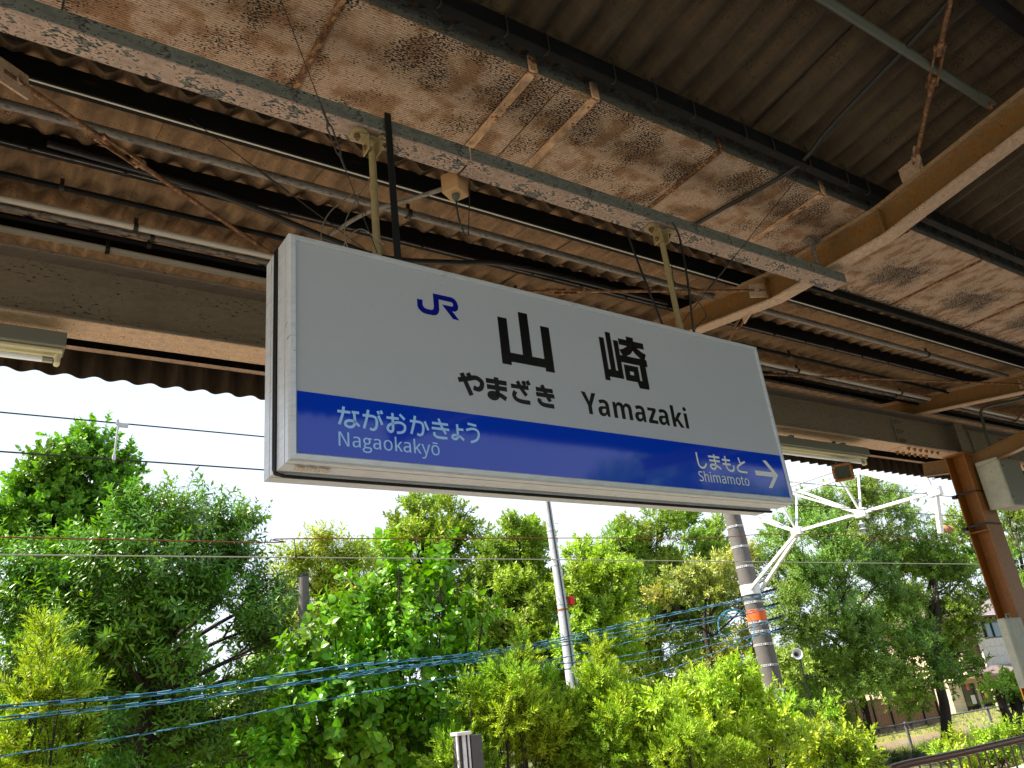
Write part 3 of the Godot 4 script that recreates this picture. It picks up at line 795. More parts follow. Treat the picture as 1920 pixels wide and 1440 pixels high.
	# hook bolts of the near sheets
	for i in 40:
		st = new_st()
		var x := -2.0 + 0.30 * i + 0.05 * sin(i * 2.3)
		tube(st, [Vector3(x, 4.39, -1.985), Vector3(x + 0.01, 4.33, -1.982), Vector3(x + 0.012, 4.262, -1.984), Vector3(x + 0.012, 4.252, -2.0), Vector3(x + 0.012, 4.262, -2.02)], 0.0035, 5)
		mi("hook_bolt", st, M.wire, cn)
	# small bolts that show along the undersides of the far purlins
	for z in [-3.79, -4.80]:
		for i in 24:
			st = new_st()
			lathe(st, Vector3(-0.4 + 0.43 * i + (0.1 if z < -4 else 0.0), rafter_top(z) + 0.001, z + 0.012), Vector3.DOWN, [Vector2(0.010, 0), Vector2(0.010, 0.012), Vector2(0.005, 0.014), Vector2(0.005, 0.026), Vector2(0, 0.026)], 6)
			mi("hook_bolt", st, M.wire, cn)
	# the peeling channel bar that carries the sign, in two lengths
	for seg in [[-5.0, 1.716], [1.722, 4.60]]:
		st = new_st()
		box(st, Vector3((seg[0] + seg[1]) * 0.5, 4.000, -2.470), Vector3(seg[1] - seg[0], 0.074, 0.008), 0.003)
		box(st, Vector3((seg[0] + seg[1]) * 0.5, 4.000, -2.584), Vector3(seg[1] - seg[0], 0.074, 0.008), 0.003)
		var cb := mi("channel_bar", st, M.peel_grey, cn)
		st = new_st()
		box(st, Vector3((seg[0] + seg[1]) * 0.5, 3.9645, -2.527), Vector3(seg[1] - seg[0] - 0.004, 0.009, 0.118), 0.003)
		mi("underside", st, M.peel, cb)  # paler than the sides: light from below put into the peeling paint
	for cx in [-0.12, 4.40]:
		st = new_st()
		tube(st, [Vector3(cx - 0.02, 4.25, -2.50), Vector3(cx - 0.03, 4.03, -2.50)], 0.014, 8)
		box(st, Vector3(cx - 0.02, 4.246, -2.50), Vector3(0.12, 0.016, 0.06), 0.003)
		lathe(st, Vector3(cx - 0.02, 4.238, -2.50), Vector3.DOWN, [Vector2(0.024, 0), Vector2(0.024, 0.018), Vector2(0, 0.018)], 6)
		mi("bar_clamp", st, M.conduit, cn)
	# tie rods in the plane of the roof, each with a turnbuckle
	for r in [[Vector3(-0.10, 4.13, -2.98), Vector3(1.52, 4.45, -4.4), 0.30, 0.012], [Vector3(4.47, 4.15, -2.98), Vector3(1.9, 4.50, -4.75), 0.45, 0.011], [Vector3(4.53, 4.13, -3.2), Vector3(5.15, 3.95, -4.45), 0.10, 0.012], [Vector3(9.08, 4.20, -3.30), Vector3(5.9, 4.36, -4.5), 0.62, 0.011], [Vector3(4.47, 4.38, -1.78), Vector3(2.9, 4.50, -0.5), 0.40, 0.013], [Vector3(9.16, 4.13, -3.1), Vector3(11.2, 4.40, -4.4), 0.3, 0.012]]:
		var a: Vector3 = r[0]
		var b: Vector3 = r[1]
		var q: Vector3 = a.lerp(b, r[2])
		var d := (b - a).normalized()
		var s := aim(a, b).x
		st = new_st()
		tube(st, [a, q - d * 0.10], r[3], 8)
		tube(st, [q + d * 0.10, b], r[3], 8)
		var rod := mi("tie_rod", st, M.rod, cn)
		st = new_st()
		for k in [-1.0, 1.0]: bar(st, q - d * 0.13 + s * 0.022 * k, q + d * 0.13 + s * 0.022 * k, 0.010, 0.022, 0.002)
		for k in [-1.0, 1.0]: bar(st, q + d * 0.13 * k - s * 0.030, q + d * 0.13 * k + s * 0.030, 0.024, 0.024, 0.003)
		tube(st, [q - d * 0.18, q - d * 0.08], r[3] * 1.25, 8)
		tube(st, [q + d * 0.08, q + d * 0.17], r[3] * 1.25, 8)
		mi("turnbuckle", st, M.rod, rod)
		st = new_st()
		box(st, a + d * 0.04, Vector3(0.012, 0.11, 0.16), 0.002, aim(a, b))
		lathe(st, a + d * 0.07, aim(a, b).x, [Vector2(0.018, -0.02), Vector2(0.018, 0.02), Vector2(0, 0.02)], 6)
		mi("gusset", st, M.pinkish, rod)
	st = new_st()
	box(st, Vector3(4.455, 4.40, -1.80), Vector3(0.012, 0.19, 0.14), 0.002)
	box(st, Vector3(4.47, 4.43, -1.76), Vector3(0.05, 0.10, 0.05), 0.003, Basis(Vector3.UP, 0.6))
	mi("gusset", st, M.pinkish, cn)
	# the post under the girder, H-shaped, with the raking strut behind it
	for px in [9.795, 19.0]:
		st = new_st()
		for z in [-4.426, -4.644]: box(st, Vector3(px, 1.94, z), Vector3(0.33, 3.85, 0.014), 0.003)
		box(st, Vector3(px, 1.94, -4.535), Vector3(0.010, 3.85, 0.204))
		box(st, Vector3(px, 3.864, -4.535), Vector3(0.36, 0.012, 0.26), 0.003)
		for y in [1.0, 2.95]: box(st, Vector3(px, y, -4.535), Vector3(0.30, 0.010, 0.204))
		var po := mi("post", st, M.rust_post, cn)
		st = new_st()
		for y in [3.40, 3.02]:
			box(st, Vector3(px, y, -4.417), Vector3(0.344, 0.022, 0.004))
			box(st, Vector3(px - 0.168, y, -4.535), Vector3(0.004, 0.022, 0.236))
			box(st, Vector3(px - 0.195, y - 0.02, -4.66), Vector3(0.06, 0.04, 0.05), 0.004)
		mi("strap", st, M.gap, po)
		st = new_st()
		box(st, Vector3(px, 4.075, -4.50), Vector3(0.012, 0.36, 0.10))
		box(st, Vector3(px, 4.075, -4.45), Vector3(0.20, 0.36, 0.010), 0.002)
		mi("stiffener", st, M.girder, po)
		st = new_st()
		ibeam(st, Vector3(px, 3.74, -4.40), Vector3(px, 4.02, -2.50), 0.17, 0.11, 0.010, 0.008)
		mi("strut", st, M.ochre, cn)
		st = new_st()
		ibeam(st, Vector3(px, 3.78, -4.67), Vector3(px, 3.84, -5.02), 0.17, 0.11, 0.010, 0.008)
		mi("strut", st, M.ochre, cn)
	st = new_st()
	for x in [-3.6, 14.4]: box(st, Vector3(x, 1.92, -4.535), Vector3(0.3, 3.80, 0.25), 0.01)
	mi("post", st, M.rust_post, cn)

func pipe(called: String, label: String, y: float, z: float, x0: float, x1: float, r: float, m: Material, clips := []) -> Node3D:
	var o := thing(called, label, "conduit", Vector3.ZERO, "conduits under the far roof slope")
	var st := new_st()
	tube(st, [Vector3(x0, y, z), Vector3((x0 + x1) * 0.5, y + 0.004, z), Vector3(x1, y, z)], r, 10)
	mi("pipe", st, m, o)
	for x in clips:
		st = new_st()
		tube(st, [Vector3(x - 0.012, y, z), Vector3(x + 0.012, y, z)], r * 1.35, 10)
		box(st, Vector3(x, y + r + 0.02, z), Vector3(0.02, 0.045, 0.012))
		mi("clip", st, M.wire, o)
	return o

func build_fittings() -> void:
	pipe("conduit", "mottled grey conduit between the two widest dark purlins", 4.325, -3.42, -5.0, 9.0, 0.024, M.conduit, [-0.9, 1.9, 4.6, 7.4])
	pipe("conduit", "thin dark conduit just below the second dark purlin, crossed by the tie rod", 4.405, -4.07, -5.0, 9.02, 0.016, M.black, [0.2, 3.1, 6.2, 8.6])
	pipe("conduit", "bright pale conduit, upper of the three run side by side above the girder", 4.405, -4.29, -5.0, 14.0, 0.020, M.bright_pipe, [0.6, 3.4, 6.6, 8.4])
	pipe("conduit", "dull conduit, middle of the three run side by side above the girder", 4.400, -4.36, -5.0, 14.0, 0.018, M.conduit, [0.7, 3.5, 6.5, 8.4])
	pipe("conduit", "dark conduit, lower of the three run side by side above the girder", 4.400, -4.44, -5.0, 14.0, 0.016, M.black, [0.7, 3.5, 6.5, 8.4])
	pipe("conduit", "bright pale conduit lying lowest, right along the top of the girder", 4.41, -4.60, -5.0, 4.6, 0.020, M.bright_pipe, [0.5, 3.3])
	# grey-green tube under the near slope
	var o := thing("strut_tube", "grey-green tube with a flattened bolted end at the near rafter, high in the right corner", "tube")
	var st := new_st()
	tube(st, [Vector3(-4.6, 4.445, -1.29), Vector3(4.30, 4.445, -1.29)], 0.024, 12)
	box(st, Vector3(4.38, 4.445, -1.29), Vector3(0.20, 0.016, 0.055), 0.004)
	mi("pipe", st, M.grey_tube, o)
	st = new_st()
	lathe(st, Vector3(4.44, 4.437, -1.29), Vector3.DOWN, [Vector2(0.018, 0), Vector2(0.018, 0.014), Vector2(0.008, 0.016), Vector2(0.008, 0.035), Vector2(0, 0.035)], 6)
	mi("bolt", st, M.rod, o)
	o = thing("cross_conduit", "thin dark conduit running across the near sheets and down over the soffit boards", "conduit")
	st = new_st()
	tube(st, spline([Vector3(3.42, 4.56, -0.45), Vector3(3.55, 4.47, -1.05), Vector3(3.66, 4.385, -1.75), Vector3(3.66, 4.30, -1.98), Vector3(3.60, 4.248, -2.14), Vector3(3.52, 4.246, -2.5), Vector3(3.48, 4.246, -2.80)], 6), 0.013, 8)
	mi("pipe", st, M.dark_tube, o)
	# junction box on the channel bar
	o = thing("junction_box", "small cream junction box with a drooping black cable, beside the left sign hanger", "box", Vector3(1.74, 3.955, -2.66))
	o.scale = Vector3.ONE * 0.70
	st = new_st()
	box(st, Vector3.ZERO, Vector3(0.15, 0.15, 0.13), 0.008, Basis(Vector3.UP, 0.5))
	mi("case", st, M.box_cream, o)
	st = new_st()
	lathe(st, Vector3(0.0, -0.075, 0.0), Vector3.DOWN, [Vector2(0.028, 0), Vector2(0.028, 0.02), Vector2(0.02, 0.022), Vector2(0.014, 0.045), Vector2(0, 0.045)], 10)
	mi("gland", st, M.grey_tube, o)
	st = new_st()
	tube(st, spline([Vector3(0, -0.11, 0), Vector3(0.02, -0.24, -0.02), Vector3(0.08, -0.36, -0.05)], 6), 0.006, 6)
	tube(st, [Vector3(0.085, 0.04, 0.07), Vector3(0.09, -0.36, -0.03)], 0.004, 6)
	mi("cable", st, M.cable, o)
	st = new_st()
	tube(st, spline([Vector3(-0.08, -0.03, -0.03), Vector3(-0.20, 0.02, -0.30), Vector3(-0.32, 0.16, -0.75), Vector3(-0.36, 0.30, -1.3)], 6), 0.016, 8)
	mi("pipe", st, M.conduit, o)
	# sagging black cable under the second purlin
	o = thing("roof_cable", "slack black cable looping below the dark purlin behind the left sign hanger", "cable")
	st = new_st()
	tube(st, spline([Vector3(0.1, 4.40, -3.72), Vector3(0.9, 4.37, -3.74), Vector3(1.5, 4.26, -3.74), Vector3(1.9, 4.21, -3.74), Vector3(2.4, 4.30, -3.74), Vector3(2.9, 4.39, -3.74), Vector3(4.3, 4.40, -3.74)], 6), 0.018, 8)
	mi("cable", st, M.cable, o)
	# strip lights under the girder
	for l in [[6.28, 7.78, "fluorescent strip light on the girder, seen past the right end of the sign"], [-1.25, 0.335, "fluorescent strip light on the girder at the left edge of the view"]]:
		o = thing("strip_light", l[2], "strip light", Vector3(0, -0.125, 0), "strip lights under the girder")
		var c: float = (l[0] + l[1]) * 0.5
		var w: float = l[1] - l[0]
		st = new_st()
		box(st, Vector3(c, 3.855, -4.56), Vector3(w, 0.085, 0.16), 0.004)
		for k in [-1, 1]: box(st, Vector3(c + k * w * 0.28, 3.92, -4.56), Vector3(0.06, 0.05, 0.05), 0.003)
		var cs := mi("case", st, M.lamp_case, o)
		st = new_st()
		box(st, Vector3(c, 3.800, -4.56), Vector3(w - 0.02, 0.024, 0.10), 0.006)
		mi("tray", st, M.lamp_tray, cs)
		for k in [-1, 1]:
			st = new_st()
			box(st, Vector3(c + k * (w * 0.5 - 0.03), 3.765, -4.555), Vector3(0.03, 0.075, 0.055), 0.008)
			mi("socket", st, M.lamp_tray, o)
		st = new_st()
		tube(st, [Vector3(c - w * 0.5 + 0.05, 3.755, -4.555), Vector3(c + w * 0.5 - 0.05, 3.755, -4.555)], 0.017, 12)
		mi("tube", st, M.lamp_tube, o)
		st = new_st()
		for k in [-1, 1]:
			st = new_st()
			tube(st, [Vector3(c + k * (w * 0.5 - 0.10), 3.755, -4.555), Vector3(c + k * (w * 0.5 - 0.05), 3.755, -4.555)], 0.0178, 12)
			mi("tube_cap", st, M.steel, o)
	# camera housing
	o = thing("camera_housing", "rusty-rimmed camera housing hanging under the strip light at the right of the sign", "camera", Vector3(7.42, 3.52, -4.62))
	var f := Basis(Vector3.UP, -0.95) * Basis(Vector3.RIGHT, 0.12)
	st = new_st()
	box(st, f * Vector3(0, 0, -0.14), Vector3(0.15, 0.13, 0.32), 0.02, f)
	mi("case", st, M.frame_dark, o)
	st = new_st()
	for k in [[0.0, 0.075, 0.19, 0.030], [0.0, -0.075, 0.19, 0.030], [0.085, 0.0, 0.030, 0.12], [-0.085, 0.0, 0.030, 0.12]]: box(st, f * Vector3(k[0], k[1], 0.035), Vector3(k[2], k[3], 0.05), 0.01, f)
	mi("rim", st, M.rust_post, o)
	st = new_st()
	box(st, f * Vector3(0, 0, 0.026), Vector3(0.14, 0.12, 0.01), 0.0, f)
	mi("window", st, M.glass_dark, o)
	st = new_st()
	tube(st, [Vector3(0.02, 0.06, -0.05), Vector3(0.03, 0.42, -0.02)], 0.018, 8)
	mi("bracket", st, M.frame_dark, o)
	# boxes on the post
	o = thing("equipment_box", "grey equipment box with latches strapped high on the brown post", "box", Vector3(10.02, 3.16, -4.26))
	st = new_st()
	box(st, Vector3(0.03, 0.285, 0), Vector3(0.52, 0.55, 0.24), 0.012)
	mi("case", st, M.lamp_case, o)
	st = new_st()
	box(st, Vector3(-0.255, 0.285, 0), Vector3(0.05, 0.57, 0.26), 0.010)
	var dr := mi("door", st, M.box_grey, o)
	for y in [0.10, 0.46]:
		st = new_st()
		tube(st, [Vector3(-0.24, y - 0.03, 0.134), Vector3(-0.19, y - 0.02, 0.140), Vector3(-0.19, y + 0.02, 0.140), Vector3(-0.24, y + 0.03, 0.134)], 0.006, 6)
		mi("latch", st, M.steel, dr)
	st = new_st()
	tube(st, spline([Vector3(-0.05, 0.55, 0.02), Vector3(-0.08, 0.85, 0.02), Vector3(-0.04, 1.05, 0.02), Vector3(0.0, 1.22, 0.06), Vector3(0.0, 1.18, 0.5), Vector3(-0.1, 1.22, 0.9)], 8), 0.018, 8)
	mi("conduit", st, M.grey_tube, o)
	o = thing("switch_box", "pale grey switch box low on the brown post at the right edge", "box", Vector3(9.47, 1.28, -4.45))
	st = new_st()
	box(st, Vector3(0, 0.35, 0), Vector3(0.36, 0.70, 0.09), 0.010)
	mi("case", st, M.box_grey, o)
	st = new_st()
	tube(st, [Vector3(-0.04, 0.70, 0.0), Vector3(-0.04, 0.74, 0.0), Vector3(0.04, 0.74, 0.0), Vector3(0.04, 0.70, 0.0)], 0.008, 6)
	mi("eyelet", st, M.steel, o)

# ---------------------------------------------------------------- vegetation
# species: leaf length, width, leaves on a spray, spray length, colour, back light, roughness, cover, gaps, trunk radius, folds, droop
var SPECIES := {
	"round": {"l": 0.11, "w": 0.09, "n": 17, "s": 0.42, "c": Color(0.132, 0.317, 0.037), "cover": 8.91, "gap": -0.12, "t": 0.20, "droop": 0.5, "rough": 0.38},
	"cherry": {"l": 0.15, "w": 0.052, "n": 17, "s": 0.50, "c": Color(0.108, 0.253, 0.038), "cover": 5.71, "gap": 0.04, "t": 0.17, "droop": 0.9, "rough": 0.33},
	"willow": {"l": 0.20, "w": 0.055, "n": 16, "s": 0.50, "c": Color(0.325, 0.450, 0.062), "cover": 5.92, "gap": -0.08, "t": 0.16, "droop": 0.8, "rough": 0.5},
	"camphor": {"l": 0.19, "w": 0.085, "n": 14, "s": 0.45, "c": Color(0.225, 0.375, 0.056), "cover": 6.78, "gap": -0.05, "t": 0.26, "droop": 0.3, "rough": 0.42},
	"camphor_dense": {"l": 0.19, "w": 0.085, "n": 14, "s": 0.45, "c": Color(0.225, 0.375, 0.056), "cover": 9.57, "gap": -0.15, "t": 0.26, "droop": 0.3, "rough": 0.42},
	"lime": {"l": 0.17, "w": 0.075, "n": 14, "s": 0.42, "c": Color(0.264, 0.480, 0.048), "cover": 8.67, "gap": -0.15, "t": 0.14, "droop": 0.5, "rough": 0.45},
	"olive": {"l": 0.15, "w": 0.055, "n": 16, "s": 0.42, "c": Color(0.286, 0.352, 0.110), "cover": 5.92, "gap": -0.06, "t": 0.13, "droop": 0.4, "rough": 0.4},
	"locust": {"l": 0.125, "w": 0.048, "n": 22, "s": 0.46, "c": Color(0.195, 0.351, 0.078), "cover": 7.50, "gap": 0.02, "t": 0.15, "droop": 0.6, "rough": 0.45},
	"shade": {"l": 0.15, "w": 0.07, "n": 16, "s": 0.44, "c": Color(0.160, 0.290, 0.055), "cover": 8.21, "gap": -0.05, "t": 0.19, "droop": 0.4, "rough": 0.45},
	"mulberry": {"l": 0.16, "w": 0.12, "n": 14, "s": 0.55, "c": Color(0.150, 0.380, 0.024), "cover": 7.90, "gap": -0.10, "t": 0.024, "droop": 0.9, "rough": 0.32},
	"feather": {"l": 0.088, "w": 0.02, "n": 34, "s": 0.3, "c": Color(0.310, 0.500, 0.040), "cover": 9.05, "gap": -0.10, "t": 0.022, "droop": 0.1, "rough": 0.45},
	"lime_near": {"l": 0.12, "w": 0.05, "n": 18, "s": 0.36, "c": Color(0.300, 0.470, 0.045), "cover": 8.67, "gap": -0.08, "t": 0.025, "droop": 0.4, "rough": 0.4},
}

func leaf(st: SurfaceTool, base: Vector3, dir: Vector3, up: Vector3, l: float, w: float, droop: float, c: Color) -> void:
	dir = dir.normalized()
	var side := dir.cross(up).normalized()
	var n := side.cross(dir).normalized()
	var tip := base + dir * l - n * l * droop * 0.25
	st.set_color(c)
	var rows := [[0.45, 0.5]] if w < l * 0.5 else [[0.18, 0.40], [0.45, 0.5], [0.76, 0.29]]
	var last := [base]
	for r in rows:
		var m: Vector3 = base + dir * l * r[0] - n * l * droop * 0.25 * r[0] * r[0]
		var cur := [m + side * w * r[1] + n * w * 0.2 * r[1], m, m - side * w * r[1] + n * w * 0.2 * r[1]]
		if last.size() == 1:
			leaf_face(st, last[0], cur[0], cur[1], n)
			leaf_face(st, last[0], cur[1], cur[2], n)
		else:
			for k in 2:
				leaf_face(st, last[k], cur[k], cur[k + 1], n)
				leaf_face(st, last[k], cur[k + 1], last[k + 1], n)
		last = cur
	leaf_face(st, last[0], tip, last[1], n)
	leaf_face(st, last[1], tip, last[2], n)

func leaf_face(st: SurfaceTool, a: Vector3, b: Vector3, c: Vector3, n: Vector3) -> void:
	var nn: Vector3 = (b - a).cross(c - a).normalized()
	if nn.dot(n) < 0.0: nn = -nn
	tri(st, a, b, c, nn, nn, nn)

func spray(sp: Dictionary, sd: int) -> ArrayMesh:
	var r := RandomNumberGenerator.new()
	r.seed = sd
	var st := new_st()
	var bend := Vector3(r.randf() - 0.5, 0, r.randf() - 0.5) * 0.5
	var L: float = sp.s
	var pts := []
	for i in 5:
		var t := i / 4.0
		pts.append(Vector3(0, L * t, 0) + bend * L * t * t)
	st.set_color(Color(0.05, 0.045, 0.02))
	tube(st, [pts[0], pts[2], pts[4]], [0.006, 0.005, 0.002], 3, false)
	for i in sp.n:
		var t: float = (i + 0.6) / float(sp.n)
		var k := minf(t * 4.0, 3.999)
		var p: Vector3 = pts[int(k)].lerp(pts[int(k) + 1], k - int(k))
		var an: float = i * 2.4 + r.randf() * 0.8
		var rad := Vector3(cos(an), 0, sin(an))
		var dir: Vector3 = rad * (0.9 - 0.45 * t) + Vector3(0, 0.25 + 0.7 * t - sp.droop * 0.55 + r.randf() * 0.3, 0)
		var up: Vector3 = Vector3(r.randf() - 0.5, 1.2, r.randf() - 0.5) - dir.normalized() * 0.3
		var s := 0.7 + 0.5 * r.randf()
		var br := 0.72 + 0.56 * r.randf()
		var yel := r.randf()
		var c: Color = sp.c
		c = Color(c.r * br * (1.0 + 0.30 * yel), c.g * br, c.b * br * (1.0 - 0.3 * yel))
		leaf(st, p, dir, up, sp.l * s, sp.w * s, 0.3 + sp.droop, c)
	return st.commit()

func leaf_material(sp: Dictionary) -> StandardMaterial3D:
	var m := mat(Color.WHITE, sp.rough)
	m.vertex_color_use_as_albedo = true
	m.metallic_specular = 0.38
	m.cull_mode = BaseMaterial3D.CULL_DISABLED
	m.backlight_enabled = true
	m.backlight = Color(0.80, 0.86, 0.30)
	return m

func tree(called: String, label: String, kind: String, base: Vector3, lobes: Array, group: String) -> Node3D:
	var sp: Dictionary = SPECIES[kind]
	if not sprigs.has(kind):
		sprigs[kind] = [[spray(sp, hash(kind) % 9973), spray(sp, hash(kind) % 9973 + 1)], leaf_material(sp)]
	rng.seed = hash(label)
	var o := thing(called, label, "shrub" if group.begins_with("shrub") else "tree", base, group)
	var mid := Vector3.ZERO
	var low := 1e9
	var high := -1e9
	for l in lobes:
		mid += Vector3(l[0], l[1], l[2])
		low = minf(low, l[1] - l[3])
		high = maxf(high, l[1] + l[3])
	mid /= lobes.size()
	var shrub := group.begins_with("shrub")
	var forkY := base.y + 0.15 if shrub else lerpf(maxf(low, base.y + 1.0), high, 0.18)
	var fork := Vector3(lerpf(base.x, mid.x, 0.35), forkY, lerpf(base.z, mid.z, 0.35)) - base
	var st := new_st()
	var tr: float = sp.t
	var lead := Vector3(mid.x, lerpf(forkY, high, 0.7), mid.z) - base
	if not shrub:
		var k := Vector3(rng.randf() - 0.5, 0, rng.randf() - 0.5) * 0.5
		tube(st, spline([Vector3.ZERO, fork * 0.5 + k * 0.4, fork, fork.lerp(lead, 0.5) + k, lead], 5), [1.25, 1.1, 1.0, 0.96, 0.94, 0.92, 0.9, 0.88, 0.86, 0.85, 0.83, 0.78, 0.72, 0.66, 0.6, 0.55, 0.45, 0.36, 0.28, 0.2, 0.12].map(func(v): return v * tr), 8)
		mi("trunk", st, M.bark, o)
		st = new_st()
	for l in lobes:
		var c := Vector3(l[0], l[1], l[2]) - base
		var from: Vector3 = fork.lerp(lead, clampf((c.y - fork.y) / maxf(lead.y - fork.y, 0.1) * 0.6 - 0.1, 0.0, 0.8)) if not shrub else Vector3(rng.randf_range(-0.25, 0.25), 0, rng.randf_range(-0.2, 0.2)) + Vector3(c.x * 0.5, 0, 0)
		var m: Vector3 = from.lerp(c, 0.5) + Vector3(rng.randf() - 0.5, rng.randf() * 0.6 - 0.2, rng.randf() - 0.5) * l[3] * 0.6
		var r0 := tr * (0.34 if not shrub else 1.0)
		tube(st, spline([from, m, c], 5), [1.0, 0.92, 0.86, 0.8, 0.75, 0.7, 0.64, 0.58, 0.5, 0.42, 0.34].map(func(v): return v * r0), 5, false)
		for q in 5:
			var d := Vector3(rng.randfn(), rng.randfn() * 0.7 + 0.3, rng.randfn()).normalized()
			var e: Vector3 = c + d * l[3] * 0.85
			var s: Vector3 = m.lerp(c, rng.randf())
			tube(st, [s, s.lerp(e, 0.5) + Vector3(0, 0.08 * l[3], 0), e], [r0 * 0.34, r0 * 0.24, r0 * 0.08], 4, false)
	mi("branches", st, M.bark, o).set_meta("kind", "stuff")
	# the crown: sprays scattered through the lobes, thinned by a noise so that gaps open
	var placed := [[], []]
	var tint := [[], []]
	var area: float = sp.n * sp.l * sp.w * 0.34
	limb_noise.seed = hash(label) % 1000
	limb_noise.frequency = 1.0
	for l in lobes:
		var R: float = l[3]
		var n := int(ceil(sp.cover * PI * R * R / area))
		var hue := rng.randf_range(-0.14, 0.14)
		var lum := rng.randf_range(0.82, 1.18)
		var clumps := []
		for q in 8:
			var cd := Vector3(rng.randfn(), rng.randfn() + 0.2, rng.randfn()).normalized()
			clumps.append([cd * R * rng.randf_range(0.45, 0.85), R * rng.randf_range(0.34, 0.52), rng.randf_range(0.85, 1.15)])
		for i in n:
			var d := Vector3(rng.randfn(), rng.randfn(), rng.randfn()).normalized()
			var cl: Array = clumps[rng.randi() % 8]
			var p: Vector3 = Vector3(l[0], l[1], l[2]) + cl[0] + d * cl[1] * pow(rng.randf(), 0.40) * Vector3(1.1, 0.8, 1.1) - base
			if limb_noise.get_noise_3dv(p * (1.15 / clampf(R, 0.35, 1.1))) < sp.gap and rng.randf() < 0.85: continue
			var y: Vector3 = (d * 0.7 + cl[0].normalized() * 0.35 + Vector3(0, 0.6, 0) + Vector3(rng.randfn(), rng.randfn(), rng.randfn()) * 0.35).normalized()
			var x := y.cross(Vector3(rng.randfn(), rng.randfn(), rng.randfn())).normalized()
			var s := rng.randf_range(0.75, 1.2)
			var k := i % 2
			placed[k].append(Transform3D(Basis(x, y, x.cross(y)) * s, p))
			var v: float = lum * cl[2] * rng.randf_range(0.85, 1.15)
			tint[k].append(Color(v * (1.0 + hue), v, v * (1.0 - hue)))
	for k in 2:
		var mm := MultiMesh.new()
		mm.transform_format = MultiMesh.TRANSFORM_3D
		mm.use_colors = true
		mm.mesh = sprigs[kind][0][k]
		mm.instance_count = placed[k].size()
		for i in placed[k].size():
			mm.set_instance_transform(i, placed[k][i])
			mm.set_instance_color(i, tint[k][i])
		var cr := MultiMeshInstance3D.new()
		cr.name = numbered("crown", o)
		cr.multimesh = mm
		cr.material_override = sprigs[kind][1]
		cr.set_meta("kind", "stuff")
		o.add_child(cr)
	return o

